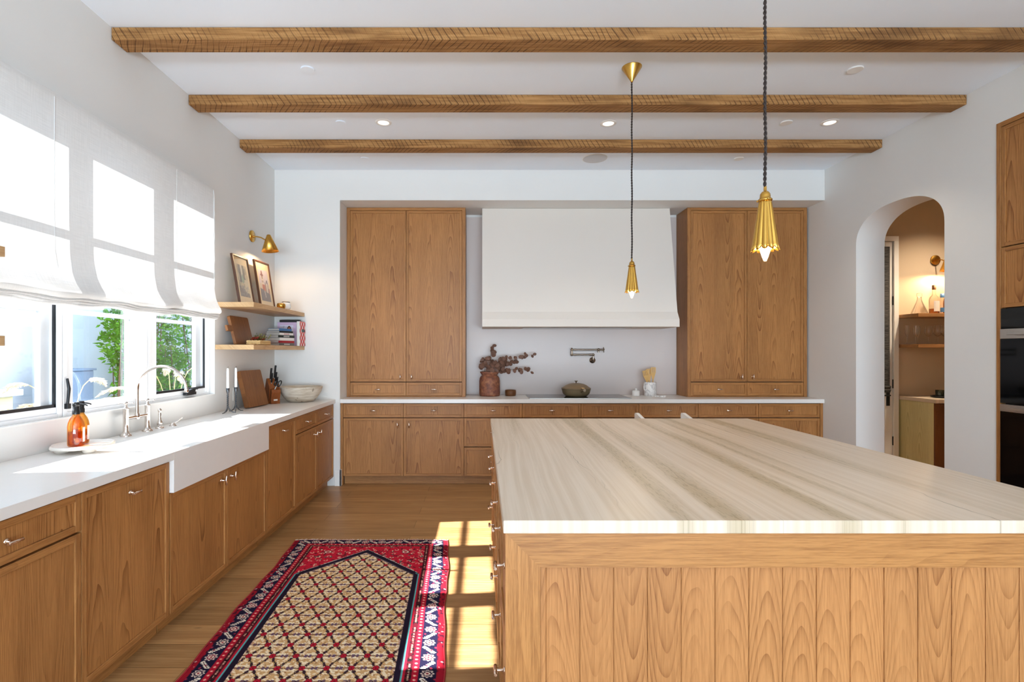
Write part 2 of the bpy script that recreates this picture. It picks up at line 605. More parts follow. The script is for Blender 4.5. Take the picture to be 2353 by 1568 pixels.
class MB:
    def __init__(self):
        self.v, self.f, self.mi, self.sm = [], [], [], []

    def add(self, vs, fs, mat=0, smooth=False):
        b = len(self.v)
        self.v += [tuple(p) for p in vs]
        for q in fs:
            self.f.append(tuple(b + i for i in q))
            self.mi.append(mat)
            self.sm.append(smooth)
        return self

    def box(self, x0, x1, y0, y1, z0, z1, mat=0):
        if x0 > x1: x0, x1 = x1, x0
        if y0 > y1: y0, y1 = y1, y0
        if z0 > z1: z0, z1 = z1, z0
        vs = [(x0, y0, z0), (x1, y0, z0), (x1, y1, z0), (x0, y1, z0), (x0, y0, z1), (x1, y0, z1), (x1, y1, z1), (x0, y1, z1)]
        fs = [(0, 3, 2, 1), (4, 5, 6, 7), (0, 1, 5, 4), (1, 2, 6, 5), (2, 3, 7, 6), (3, 0, 4, 7)]
        return self.add(vs, fs, mat)

    def prism(self, poly, axis, lo, hi, mat=0, smooth=False):
        """poly in the two other axes (in xyz order), swept along axis"""
        def P(a, b, c):
            return {'x': (c, a, b), 'y': (a, c, b), 'z': (a, b, c)}[axis]
        n = len(poly)
        vs = [P(a, b, lo) for a, b in poly] + [P(a, b, hi) for a, b in poly]
        self.add(vs, [tuple(range(n)), tuple(range(2 * n - 1, n - 1, -1))], mat)
        self.add(vs, [(i, (i + 1) % n, n + (i + 1) % n, n + i) for i in range(n)], mat, smooth)
        return self

    def rings(self, rings, mat=0, smooth=True, cap0=True, cap1=True, closed=True):
        n = len(rings[0])
        vs = [p for r in rings for p in r]
        fs = []
        for k in range(len(rings) - 1):
            for i in range(n if closed else n - 1):
                j = (i + 1) % n
                fs.append((k * n + i, k * n + j, (k + 1) * n + j, (k + 1) * n + i))
        self.add(vs, fs, mat, smooth)
        if cap0: self.add(rings[0], [tuple(range(n - 1, -1, -1))], mat)
        if cap1: self.add(rings[-1], [tuple(range(n))], mat)
        return self

    def lathe(self, prof, c=(0, 0, 0), n=28, axis=(0, 0, 1), mat=0, smooth=True, cap0=True, cap1=True):
        q = Vector(axis).to_track_quat('Z', 'Y')
        c = Vector(c)
        R = []
        for r, z in prof:
            R.append([c + q @ Vector((r * math.cos(2 * PI * i / n), r * math.sin(2 * PI * i / n), z)) for i in range(n)])
        return self.rings(R, mat, smooth, cap0, cap1)

    def cyl(self, a, b, r, r2=None, n=14, mat=0):
        a, b = Vector(a), Vector(b)
        r2 = r if r2 is None else r2
        return self.lathe([(r, 0), (r2, (b - a).length)], a, n, (b - a), mat)

    def tube(self, pts, r, n=8, mat=0, caps=True):
        pts = [Vector(p) for p in pts]
        rs = r if isinstance(r, (list, tuple)) else [r] * len(pts)
        t0 = (pts[1] - pts[0]).normalized()
        up = Vector((0, 0, 1)) if abs(t0.z) < 0.9 else Vector((1, 0, 0))
        nrm = t0.cross(up).normalized()
        R = []
        prev = t0
        for i, p in enumerate(pts):
            t = (pts[min(i + 1, len(pts) - 1)] - pts[max(i - 1, 0)]).normalized()
            ax = prev.cross(t)
            if ax.length > 1e-6:
                nrm = Matrix.Rotation(prev.angle(t), 3, ax.normalized()) @ nrm
            prev = t
            bn = t.cross(nrm)
            R.append([p + rs[i] * (math.cos(2 * PI * k / n) * nrm + math.sin(2 * PI * k / n) * bn) for k in range(n)])
        return self.rings(R, mat, True, caps, caps)

    def ball(self, c, r, n=16, m=9, mat=0, sq=(1, 1, 1)):
        c = Vector(c)
        R = []
        for i in range(m):
            a = PI * (i + 0.02) / (m - 1 + 0.04) - PI / 2
            R.append([c + Vector((sq[0] * r * math.cos(a) * math.cos(2 * PI * k / n), sq[1] * r * math.cos(a) * math.sin(2 * PI * k / n), sq[2] * r * math.sin(a))) for k in range(n)])
        return self.rings(R, mat)

    def xf(self, mtx):
        self.v = [tuple(mtx @ Vector(p)) for p in self.v]
        return self

    def build(self, name, mats, parent=None, bevel=0.0, seg=2, local=False, solid=0.0):
        me = bpy.data.meshes.new(name)
        vs = self.v
        o = bpy.data.objects.new(name, me)
        C.objects.link(o)
        if parent is not None:
            o.parent = parent
            if not local:
                w = wloc(parent)
                vs = [(x - w.x, y - w.y, z - w.z) for x, y, z in vs]
        me.from_pydata(vs, [], self.f)
        if not isinstance(mats, (list, tuple)):
            mats = [mats]
        for m_ in mats:
            me.materials.append(M[m_] if isinstance(m_, str) else m_)
        me.polygons.foreach_set('material_index', self.mi)
        me.polygons.foreach_set('use_smooth', self.sm)
        me.update()
        if solid:
            md = o.modifiers.new('thickness', 'SOLIDIFY')
            md.thickness = solid
            md.offset = 0
        if bevel:
            md = o.modifiers.new('edge', 'BEVEL')
            md.width = bevel
            md.segments = seg
            md.limit_method = 'ANGLE'
            md.angle_limit = math.radians(50)
            md.harden_normals = False
        return o


def tag(o, label, cat, group=None, kind=None):
    o['label'] = label
    o['category'] = cat
    if group: o['group'] = group
    if kind: o['kind'] = kind
    return o


def thing(name, label, cat, loc=(0, 0, 0), group=None, rot=None):
    o = bpy.data.objects.new(name, None)
    o.empty_display_size = 0.05
    C.objects.link(o)
    o.location = loc
    if rot: o.rotation_euler = rot
    return tag(o, label, cat, group)


def structure(name, mb, mat, bevel=0.0):
    o = mb.build(name, mat, bevel=bevel)
    o['kind'] = 'structure'
    return o


def copy_tree(o, parent=None):
    c = o.copy()
    C.objects.link(c)
    c.parent = parent
    for ch in list(o.children):
        copy_tree(ch, c)
    return c


# ------------------------------------------------------------------ room
XL, XR, YB, YA, H = -2.195, 3.62, 5.52, 6.12, 3.34
YR = -6.5

structure('floor', MB().box(-2.4, 6.4, YR - 0.15, 6.3, -0.06, 0.0), 'floor')
structure('ceiling', MB().box(-2.4, 6.4, YR - 0.15, 6.3, H, H + 0.1), 'ceiling')

WY0, WY1, WZ0, WZ1 = 2.06, 4.285, 1.07, 2.68
XO = XL - 0.15
w = MB()
w.box(XO, XL, YR, WY0, 0, H)
w.box(XO, XL, WY1, 6.3, 0, H)
w.box(XO, XL, WY0, WY1, 0, WZ0)
w.box(XO, XL, WY0, WY1, WZ1, H)
structure('wall_left', w, 'paint')

w = MB()
w.box(XL, -1.504, YB, 6.3, 0, H)
w.box(-1.504, XR, YB, 6.3, 3.019, H)
w.box(-1.504, XR, YA, 6.3, 0, 3.019)
structure('wall_back', w, 'paint')

# right wall with the flat arch to the pantry and the niche of the oven tower
AY0, AY1, AC, AHW, ATOP, ASPR = 4.09, 5.057, 4.5735, 0.4835, 2.737, 2.437
TY0, TY1, TZ = 1.86, 3.675, 3.02
XRO = XR + 0.275
w = MB()
w.box(XR, XRO, YR, TY0, 0, H)
w.box(XR, XRO, TY0, TY1, TZ, H)
w.box(XR + 0.255, XRO, TY0, TY1, 0, TZ)
w.box(XR, XRO, TY1, AY0, 0, H)
w.box(XR, XRO, AY1, 6.3, 0, H)
N = 48
arc = []
for i in range(N + 1):
    u = -1 + 2 * i / N
    u = math.copysign(1 - (1 - abs(u)) ** 1.8, u)
    zz = ASPR + (ATOP - ASPR) * (max(0.0, 1 - abs(u) ** 2.35)) ** (1 / 2.35)
    arc.append((AC + AHW * u, zz))
for X, flip in ((XR, False), (XRO, True)):
    vs = [(X, a, b) for a, b in arc] + [(X, a, H) for a, b in arc]
    fs = [(i, i + 1, N + 2 + i, N + 1 + i) for i in range(N)]
    w.add(vs, [tuple(reversed(f)) if not flip else f for f in fs])
vs = [(XR, a, b) for a, b in arc] + [(XRO, a, b) for a, b in arc]
w.add(vs, [(i, N + 1 + i, N + 2 + i, i + 1) for i in range(N)], 0, True)
w.add([(XR, AY0, ASPR), (XRO, AY0, ASPR), (XRO, AY0, H), (XR, AY0, H)], [(0, 1, 2, 3)])
structure('wall_right', w, 'paint')

# wall behind the camera with wide glazed doors
w = MB()
w.box(-2.345, -1.75, YR - 0.15, YR, 0, H)
w.box(3.15, 6.4, YR - 0.15, YR, 0, H)
w.box(-1.75, 3.15, YR - 0.15, YR, 2.65, H)
structure('wall_rear', w, 'paint')

# pantry shell
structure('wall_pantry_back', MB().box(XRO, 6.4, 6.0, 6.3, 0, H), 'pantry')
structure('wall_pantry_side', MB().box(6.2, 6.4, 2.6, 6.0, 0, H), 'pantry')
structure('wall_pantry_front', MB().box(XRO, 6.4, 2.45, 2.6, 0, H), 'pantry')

# baseboards
b = MB()
b.box(-1.555, -1.489, 5.503, 5.52, 0, 0.17)
b.box(-1.504, -1.489, 5.503, 5.545, 0, 0.17)
structure('baseboard_back', b, 'trim', 0.002)
b = MB()
b.box(XR - 0.016, XR, TY1 + 0.01, AY0, 0, 0.17)
b.box(XR - 0.016, XR, AY1, 5.53, 0, 0.17)
b.box(XR - 0.016, XR, YR, TY0 - 0.01, 0, 0.17)
structure('baseboard_right', b, 'trim', 0.002)

# ------------------------------------------------------------------ windows over the sink
XF, XG = -2.245, -2.285
ZB, ZT = 1.125, 2.62
units = [(2.06, 2.782, 2.10, 2.755, 2.14, 2.70), (2.782, 3.49, 2.865, 3.405, 2.865, 3.405), (3.49, 4.285, 3.60, 4.235, 3.62, 4.165)]
for k, (a, b_, o0, o1, g0, g1) in enumerate(units):
    root = bpy.data.objects.new('window_%d' % (k + 1), None)
    C.objects.link(root)
    root.location = (XF, (a + b_) / 2, WZ0)
    root['kind'] = 'structure'
    m = MB()
    m.box(XO + 0.01, XF, a, o0, WZ0, WZ1)
    m.box(XO + 0.01, XF, o1, b_, WZ0, WZ1)
    m.box(XO + 0.01, XF, o0, o1, WZ0, ZB)
    m.box(XO + 0.01, XF, o0, o1, ZT, WZ1)
    # stepped mouldings beside the opening
    m.box(XF, XF + 0.012, a + 0.004, a + 0.03, WZ0, WZ1)
    m.box(XF, XF + 0.012, b_ - 0.03, b_ - 0.004, WZ0, WZ1)
    m.box(XF, XF + 0.012, a + 0.03, b_ - 0.03, WZ0, WZ0 + 0.022)
    m.build('window_frame', 'white_frame', root, 0.003)
    s = MB()
    if g0 > o0: s.box(XG - 0.03, XG, o0, g0, ZB, ZT)
    if g1 < o1: s.box(XG - 0.03, XG, g1, o1, ZB, ZT)
    s.box(XG - 0.03, XG, g0, g1, ZB, ZB + 0.006)
    for z in (1.64, 2.14):
        s.box(XG - 0.03, XG + 0.004, g0, g1, z - 0.012, z + 0.012)
    s.build('sash', 'white_frame', root, 0.002)
    MB().box(XG - 0.018, XG - 0.012, g0, g1, ZB, ZT).build('glass', 'pane', root)
    if k != 1:
        MB().box(XF - 0.0115, XF - 0.0105, o0 + 0.004, o1 - 0.004, ZB + 0.004, ZT - 0.002).build('insect_screen', 'screen', root)
        q = MB()
        t_ = 0.011
        q.box(XF - 0.016, XF - 0.004, o0, o0 + (t_ if k == 0 else 0.005), ZB, ZT)
        q.box(XF - 0.016, XF - 0.004, o1 - t_, o1, ZB, ZT)
        q.box(XF - 0.016, XF - 0.004, o0, o1, ZB, ZB + 0.016)
        q.build('gasket', 'black', root)
    if k == 0:
        h = MB()
        h.tube([(XF + 0.02, 2.80, 1.275), (XF + 0.03, 2.80, 1.22), (XF + 0.022, 2.80, 1.13)], [0.006, 0.008, 0.007], 8)
        h.box(XF + 0.01, XF + 0.03, 2.79, 2.815, 1.112, 1.14)
        h.build('handle', 'black', root, 0.001)
    if k == 2:
        h = MB()
        h.box(XF + 0.01, XF + 0.04, 3.90, 4.03, 1.09, 1.112)
        h.prism([(3.92, 1.112), (4.02, 1.112), (4.03, 1.128), (3.99, 1.136), (3.95, 1.124)], 'x', XF + 0.014, XF + 0.036)
        h.tube([(XF + 0.03, 3.94, 1.118), (XF + 0.045, 3.985, 1.135), (XF + 0.045, 4.035, 1.132)], 0.006, 8)
        h.build('crank_handle', 'black', root, 0.002)
structure('trim_1', MB().box(XL - 0.05, XL + 0.002, WY0, WY1, WZ0 - 0.004, WZ0 + 0.001), 'trim')

# ------------------------------------------------------------------ ceiling beams
bl = {3.088: 'rough-sawn oak ceiling beam nearest the viewer, first in front of the brass canopy',
      3.899: 'rough-sawn oak ceiling beam in the middle of the three, just behind the brass canopy',
      4.721: 'rough-sawn oak ceiling beam farthest back, nearest the range hood'}
for y, lab in bl.items():
    o = MB().box(XL + 0.002, XR - 0.002, y, y + 0.135, H - 0.075, H - 0.001).build('ceiling_beam', 'beam', bevel=0.004)
    tag(o, lab, 'beam', 'rough-sawn ceiling beams')

# ------------------------------------------------------------------ things set into the ceiling
def disc(x, y, r, name, lab, cat, mat, group):
    t = thing(name, lab, cat, (x, y, H), group)
    MB().lathe([(r * 0.98, -0.009), (r, -0.006), (r, 0.0)], (x, y, H), 36).build('cover_plate', mat, t)
    return t

g = 'round white ceiling cover plates'
disc(-1.186, 3.55, 0.046, 'ceiling_cover', 'round white ceiling plate between the first two beams, on the window side', 'ceiling plate', 'ceiling', g)
disc(-1.184, 4.372, 0.042, 'ceiling_cover', 'round white ceiling plate between the middle and back beams, on the window side', 'ceiling plate', 'ceiling', g)
disc(-1.168, 5.19, 0.042, 'ceiling_cover', 'round white ceiling plate behind the back beam, on the window side', 'ceiling plate', 'ceiling', g)
disc(2.535, 3.55, 0.048, 'ceiling_cover', 'round white ceiling plate between the first two beams, on the arch side', 'ceiling plate', 'trim', g)
disc(2.547, 4.372, 0.046, 'ceiling_cover', 'round white ceiling plate between the middle and back beams, on the arch side', 'ceiling plate', 'trim', g)
disc(2.55, 5.19, 0.046, 'ceiling_cover', 'round white ceiling plate behind the back beam, on the arch side', 'ceiling plate', 'trim', g)
t = thing('ceiling_speaker', 'large round pale grey speaker grille in the ceiling behind the back beam', 'speaker', (1.12, 5.19, H))
MB().lathe([(0.122, -0.004), (0.122, 0.0)], (1.12, 5.19, H), 40).build('rim', 'trim', t)
MB().lathe([(0.116, -0.006), (0.117, -0.004)], (1.12, 5.19, H), 40).build('grille', 'speaker', t)
for x, y, lab in ((-0.827, 4.372, 'lit recessed downlight on the window side, above the tall double cupboard'),
                  (1.06, 4.39, 'lit recessed downlight in the middle, beside the far pendant cord'),
                  (2.91, 4.372, 'lit recessed downlight on the arch side of the ceiling')):
    t = thing('recessed_downlight', lab, 'ceiling light', (x, y, H), 'recessed downlights')
    MB().lathe([(0.046, -0.004), (0.05, -0.008), (0.066, -0.004), (0.068, 0.0)], (x, y, H), 36, cap0=False, cap1=False).build('trim_ring', 'trim', t)
    MB().lathe([(0.046, -0.003), (0.0465, -0.0005)], (x, y, H), 32).build('diffuser', 'downlight', t)
    spot('downlight_and_fill_beam', (x, y, H - 0.02), 14.0, (1.0, 0.86, 0.7), 110, 0.04)


# ------------------------------------------------------------------ cabinetry
def pull(mb, p, out, bar, L=0.056, k=1.0):
    """T-bar pull on a round rosette; p lies on the front's face"""
    p, o, b = Vector(p), Vector(out), Vector(bar)
    mb.lathe([(0.011 * k, 0), (0.011 * k, 0.003), (0.008 * k, 0.005), (0.0052 * k, 0.007), (0.0052 * k, 0.03 * k)], p, 14, o)
    c = p + o * 0.032 * k
    mb.lathe([(0.005 * k, 0), (0.0065 * k, 0.0015), (0.0065 * k, L - 0.0015), (0.005 * k, L)], c - b * (L / 2), 14, b)


def front(side, u0, u1, z0, z1, pos, fw=0.027, th=0.021, step=0.007):
    """framed front. side '-y': faces the viewer (u=x, pos=y of its face); '+x'/'-x' (u=y, pos=x of its face)"""
    mb = MB()
    g = 0.0016
    u0 += g; u1 -= g; z0 += g; z1 -= g

    def bx(a0, a1, c0, c1, d0, d1, m):
        # d measured inwards from the face
        if side == '-y': mb.box(a0, a1, pos + d0, pos + d1, c0, c1, m)
        elif side == '+x': mb.box(pos - d1, pos - d0, a0, a1, c0, c1, m)
        else: mb.box(pos + d0, pos + d1, a0, a1, c0, c1, m)
    bx(u0, u0 + fw, z0, z1, 0, th, 1)
    bx(u1 - fw, u1, z0, z1, 0, th, 1)
    bx(u0 + fw, u1 - fw, z0, z0 + fw, 0, th, 2)
    bx(u0 + fw, u1 - fw, z1 - fw, z1, 0, th, 2)
    bx(u0 + fw, u1 - fw, z0 + fw, z1 - fw, step, th, 0)
    return mb


def fmats(side):
    return ['oak_panel_x', 'oak_z', 'oak_x'] if side == '-y' else ['oak_panel_y', 'oak_z', 'oak_y']


OUT = {'-y': (0, -1, 0), '+x': (1, 0, 0), '-x': (-1, 0, 0)}


def add_front(root, name, side, u0, u1, z0, z1, pos, hu, hz, hdir):
    """a door or drawer with its pull. hu/hz: where the pull sits; hdir 'h' or 'v'"""
    d = front(side, u0, u1, z0, z1, pos).build(name, fmats(side), root, 0.0012, 1)
    if hu is not None:
        m = MB()
        step = 0.007 if (u0 + 0.03 < hu < u1 - 0.03) else 0.0
        o = Vector(OUT[side])
        p = (hu, pos, hz) if side == '-y' else (pos, hu, hz)
        p = Vector(p) - o * step
        bar = (0, 0, 1) if hdir == 'v' else ((1, 0, 0) if side == '-y' else (0, 1, 0))
        pull(m, p, o, bar)
        m.build('handle', 'nickel', d)
    return d


ZT0, ZT1 = 0.873, 0.914          # worktop underside and top
ZD0, ZD1 = 0.717, 0.866          # top drawers
ZB0, ZB1 = 0.094, 0.712          # doors below

# ---- back run
FY = 5.548
mods = [-1.478, -0.837, -0.194, 0.4255, 1.05, 1.665, 2.294, 2.937, 3.589]
GB = 'oak base cabinets along the back wall'


def base_body(root, x0, x1, left_end=False, right_end=False):
    m = MB()
    m.box(x0, x1, FY + 0.0215, YA - 0.005, ZB0, ZT0 - 0.001, 0)
    m.build('carcass', ['dark_inside'], root)
    k = MB().box(x0, x1, FY + 0.065, FY + 0.085, 0.0, ZB0, 0)
    k.build('toe_kick', ['oak_x'], root)
    if left_end:
        MB().box(-1.5025, x0 - 0.001, FY - 0.004, FY + 0.05, 0, ZT0 - 0.001).build('filler_strip', 'oak_z', root, 0.001)
    if right_end:
        MB().box(x1 + 0.001, XR - 0.0015, FY - 0.004, FY + 0.05, 0, ZT0 - 0.001).build('filler_strip', 'oak_z', root, 0.001)


a, b_, c_ = mods[0], mods[1], mods[2]
t = thing('base_cabinet', 'oak two-door base cabinet under the tall cupboard by the window corner', 'cabinet', ((a + c_) / 2, FY + 0.28, 0), GB)
base_body(t, a, c_, True)
for u0, u1, hu in ((a, b_, b_ - 0.062), (b_, c_, b_ + 0.062)):
    add_front(t, 'drawer', '-y', u0, u1, ZD0, ZD1, FY, (u0 + u1) / 2, 0.792, 'h')
    add_front(t, 'door', '-y', u0, u1, ZB0, ZB1, FY, hu, 0.637, 'v')
labs = ['oak three-drawer base cabinet under the rust vase of dried branches',
        'oak three-drawer base cabinet under the vase side of the black cooktop',
        'oak three-drawer base cabinet under the cooktop half with the marble crock beside it',
        'oak three-drawer base cabinet under the white marble utensil crock',
        'oak three-drawer base cabinet under the left door of the cupboard right of the hood',
        'oak three-drawer base cabinet at the end of the back run, next to the arch wall']
for i in range(2, 8):
    u0, u1 = mods[i], mods[i + 1]
    t = thing('drawer_cabinet', labs[i - 2], 'cabinet', ((u0 + u1) / 2, FY + 0.28, 0), GB)
    base_body(t, u0, u1, False, i == 7)
    for z0, z1 in ((ZD0, ZD1), (0.406, ZB1), (ZB0, 0.401)):
        add_front(t, 'drawer', '-y', u0, u1, z0, z1, FY, (u0 + u1) / 2, 0.792 if z0 == ZD0 else (z0 + z1) / 2, 'h')

o = MB().prism([(-1.503, YB - 0.001), (XR - 0.002, YB - 0.001), (XR - 0.002, YA - 0.001), (-1.503, YA - 0.001)], 'z', ZT0, ZT1).build('back_worktop', 'quartz', bevel=0.002)
tag(o, 'white quartz worktop running along the back wall under the range hood', 'worktop')
o = MB().box(-0.184, 2.272, YA - 0.014, YA - 0.001, ZT1 + 0.0005, 2.99).build('backsplash', 'splash', bevel=0.001)
tag(o, 'pale stone slab backsplash behind the cooktop and pot filler', 'backsplash')

# ---- tall cupboards standing on the back worktop
UY = 5.79


def upper(x0, x1, label, names):
    t = thing('wall_cupboard', label, 'cupboard', ((x0 + x1) / 2, UY + 0.16, ZT1), 'oak cupboards standing on the back worktop')
    z0, z1 = ZT1 + 0.001, 3.016
    s = 0.038
    m = MB()
    m.box(x0, x0 + s, UY, YA - 0.002, z0, z1, 1)
    m.box(x1 - s, x1, UY, YA - 0.002, z0, z1, 1)
    m.box(x0 + s, x1 - s, UY, YA - 0.002, 2.985, z1, 2)
    m.box(x0 + s, x1 - s, UY + 0.004, YA - 0.002, z0, z0 + 0.012, 2)
    m.build('carcass', ['oak_panel_x', 'oak_z', 'oak_x'], t, 0.0015, 1)
    MB().box(x0 + s, x1 - s, UY + 0.024, YA - 0.004, z0 + 0.012, 2.985).build('interior', 'dark_inside', t)
    xm = (x0 + x1) / 2
    for u0, u1, hu in ((x0 + s, xm, xm - 0.062), (xm, x1 - s, xm + 0.062)):
        add_front(t, 'door', '-y', u0, u1, 1.083, 2.983, UY + 0.002, hu, 1.137, 'v')
        add_front(t, 'drawer', '-y', u0, u1, 0.928, 1.078, UY + 0.002, (u0 + u1) / 2, 1.0, 'h')
    return t


upper(-1.5025, -0.186, 'tall oak double cupboard between the hood and the window corner', 0)
upper(2.275, 3.602, 'tall oak double cupboard between the hood and the arch', 0)

# ---- range hood
t = thing('range_hood', 'white plaster range hood with flared bottom lip over the cooktop', 'range hood', (1.046, 5.83, 1.681))
MB().prism([(5.83, 3.0185), (5.595, 1.844), (5.537, 1.761), (5.535, 1.681), (YA - 0.015, 1.681), (YA - 0.015, 3.0185)], 'x', 0.0, 2.092).build('canopy', 'plaster', t, 0.006, 2)
MB().box(0.45, 1.62, 5.66, 5.98, 1.677, 1.6805).build('filter_panel', 'steel', t, 0.002)

# ---- run under the window
FX = -1.57
GL = 'oak cabinets under the window'


def left_body(root, y0, y1, top=ZT0 - 0.001, back=XL + 0.005):
    MB().box(back, FX - 0.0215, y0, y1, ZB0, top).build('carcass', 'dark_inside', root)
    MB().box(FX - 0.085, FX - 0.065, y0, y1, 0, ZB0).build('toe_kick', 'oak_y', root)


t = thing('base_cabinet', 'oak drawer-and-door base cabinet nearest the viewer under the window counter', 'cabinet', (-1.88, 1.73, 0), GL)
left_body(t, 1.412, 2.046)
add_front(t, 'drawer', '+x', 1.412, 2.046, ZD0, ZD1, FX, 1.73, 0.79, 'h')
add_front(t, 'door', '+x', 1.412, 2.046, ZB0, ZB1, FX, 1.475, 0.64, 'v')
t = thing('panelled_dishwasher', 'oak-panelled dishwasher with full height front beside the white sink apron', 'dishwasher', (-1.88, 2.348, 0), GL)
left_body(t, 2.046, 2.62)
add_front(t, 'door', '+x', 2.046, 2.6225, ZB0, ZD1, FX, 2.34, 0.788, 'h')
t = thing('sink_cabinet', 'oak two-door cabinet below the white apron sink', 'cabinet', (-1.88, 3.22, 0), GL)
left_body(t, 2.63, 3.795, 0.60)
add_front(t, 'door', '+x', 2.627, 3.215, ZB0, 0.706, FX, 3.155, 0.64, 'v')
add_front(t, 'door', '+x', 3.215, 3.799, ZB0, 0.706, FX, 3.275, 0.64, 'v')
t = thing('pull_out_cabinet', 'oak cabinet with one full height front between the sink and the corner drawers', 'cabinet', (-1.88, 4.11, 0), GL)
left_body(t, 3.80, 4.40)
add_front(t, 'door', '+x', 3.80, 4.40, ZB0, ZD1, FX, 4.13, 0.794, 'h')
t = thing('base_cabinet', 'oak two-door two-drawer base cabinet in the corner, under the bleached wooden bowl', 'cabinet', (-1.88, 4.95, 0), GL)
left_body(t, 4.40, 5.516)
for u0, u1, hu in ((4.40, 4.96, 4.90), (4.96, 5.516, 5.02)):
    add_front(t, 'drawer', '+x', u0, u1, ZD0, ZD1, FX, (u0 + u1) / 2, 0.792, 'h')
    add_front(t, 'door', '+x', u0, u1, ZB0, ZB1, FX, hu, 0.64, 'v')

CX = -1.55
SY0, SY1 = 2.625, 3.797
m = MB()
# three slabs meeting edge to edge around the sink opening
m.box(XL + 0.001, CX, 1.40, SY0, ZT0, ZT1)
m.box(XL + 0.001, CX, SY1, YB - 0.001, ZT0, ZT1)
m.box(XL + 0.001, -2.03, SY0, SY1, ZT0, ZT1)
o = m.build('window_worktop', 'quartz', bevel=0.0015)
tag(o, 'white quartz worktop under the window, cut around the sink', 'worktop')

t = thing('apron_sink', 'white integrated sink with deep apron front below the bridge faucet', 'sink', (-1.79, 3.2, 0.65))
z0, z1 = 0.708, ZT1
m = MB()
m.box(CX - 0.062, CX - 0.0, SY0, SY1, z0, z1)
m.build('apron', 'quartz', t, 0.002)
m = MB()
bx0, bx1 = -2.029, CX - 0.0625
m.box(bx0, bx1, SY0, SY0 + 0.03, 0.66, z1)
m.box(bx0, bx1, SY1 - 0.03, SY1, 0.66, z1)
m.box(bx0, bx0 + 0.02, SY0 + 0.03, SY1 - 0.03, 0.66, z1)
m.box(bx0, bx1, SY0 + 0.03, SY1 - 0.03, 0.66, 0.70)
m.build('basin', 'quartz', t, 0.003)
MB().lathe([(0.045, 0.0), (0.045, 0.004), (0.03, 0.002), (0.0, 0.002)], (-1.80, 3.2, 0.70), 24).build('drain', 'chrome', t)

# ---- island
IX0, IX1, IY0, IY1 = 0.063, 2.005, 1.561, 3.943
o = MB().box(IX0, IX1, IY0, IY1, 0.8745, 0.914).build('island_worktop', 'marble', bevel=0.003)
tag(o, 'thick cream veined stone top of the kitchen island', 'worktop')
t = thing('island_cabinet', 'oak kitchen island with drawers along its window side and tongue-and-groove end', 'island', (1.03, 2.75, 0))
bx, by = 0.070, 1.574
m = MB()
m.box(bx + 0.0225, IX1 - 0.03, by + 0.03, IY1 - 0.03, 0.094, 0.873, 0)
m.build('carcass', ['dark_inside'], t)
m = MB()
m.box(bx + 0.08, IX1 - 0.09, by + 0.0, IY1 - 0.1, 0, 0.094)
m.build('plinth', 'oak_x', t)
# mitred end frame
fw = 0.105
ex1 = IX1 - 0.012
zt = 0.873
m = MB()
for f in ([(bx, 0.0), (bx + fw, 0.0), (bx + fw, zt - fw), (bx, zt)], [(ex1 - fw, 0.0), (ex1, 0.0), (ex1, zt), (ex1 - fw, zt - fw)]):
    m.prism(f, 'y', by, by + 0.03, 0)
m.prism([(bx, zt), (bx + fw, zt - fw), (ex1 - fw, zt - fw), (ex1, zt)], 'y', by, by + 0.03, 1)
m.box(bx + fw, ex1 - fw, by, by + 0.03, 0.0, fw, 1)
m.build('end_frame', ['board', 'island_rail'] if 'island_rail' in M else ['oak_z', 'oak_x'], t, 0.0012, 1)
xs = bx + fw
pitch = 0.1028
edges = [xs, xs + 0.0185]
while edges[-1] + pitch < ex1 - fw:
    edges.append(edges[-1] + pitch)
edges.append(ex1 - fw)
m = MB()
for i in range(len(edges) - 1):
    g = 0.0011
    m.box(edges[i] + g, edges[i + 1] - g, by + 0.013, by + 0.026, fw, zt - fw)
m.box(xs, ex1 - fw, by + 0.0165, by + 0.028, fw, zt - fw)
m.build('end_boards', 'board', t, 0.0012, 1)
# drawers on the window side
for k in range(6):
    y0 = 1.604 + 0.372 * k
    for z0_, z1_, hz in ((0.512, 0.866, 0.69), (0.10, 0.506, 0.333)):
        add_front(t, 'drawer', '-x', y0, y0 + 0.372, z0_, z1_, bx, y0 + 0.176, hz, 'h')
m = MB()
m.box(bx, bx + 0.02, 1.604 + 0.372 * 6, IY1 - 0.03, 0.094, zt)
m.box(bx, IX1 - 0.012, IY1 - 0.03, IY1 - 0.012, 0.0, zt)
m.box(IX1 - 0.03, IX1 - 0.012, by + 0.03, IY1 - 0.03, 0.0, zt)
m.build('side_panels', 'oak_z', t, 0.001, 1)

# ---- oven tower in the right wall
TF = XR - 0.004
t = thing('oven_tower', 'tall oak oven housing with upper doors built into the wall beside the arch', 'cabinet', (XR + 0.1, 3.3, 0))
OY1 = TY1 - 0.032
m = MB()
m.box(TF, XR + 0.25, OY1, TY1 - 0.001, 0, TZ - 0.001, 0)
m.box(TF, XR + 0.25, TY0 + 0.001, OY1, TZ - 0.033, TZ - 0.001, 1)
m.box(TF, XR + 0.25, TY0 + 0.001, TY0 + 0.032, 0, TZ - 0.034, 0)
m.build('housing_frame', ['oak_z', 'oak_y'], t, 0.0012, 1)
YM = OY1 - 0.76
MB().box(XR + 0.03, XR + 0.25, TY0 + 0.033, OY1 - 0.001, 0.0, TZ - 0.034).build('carcass', 'dark_inside', t)
for u0, u1 in ((YM, OY1), (TY0 + 0.033, YM)):
    for z0_, z1_ in ((2.147, 2.985), (1.722, 2.143)):
        add_front(t, 'door', '-x', u0, u1, z0_, z1_, TF + 0.002, None, 0, 'v')
add_front(t, 'drawer', '-x', YM, OY1, 0.1, 0.42, TF + 0.002, (YM + OY1) / 2, 0.3, 'h')
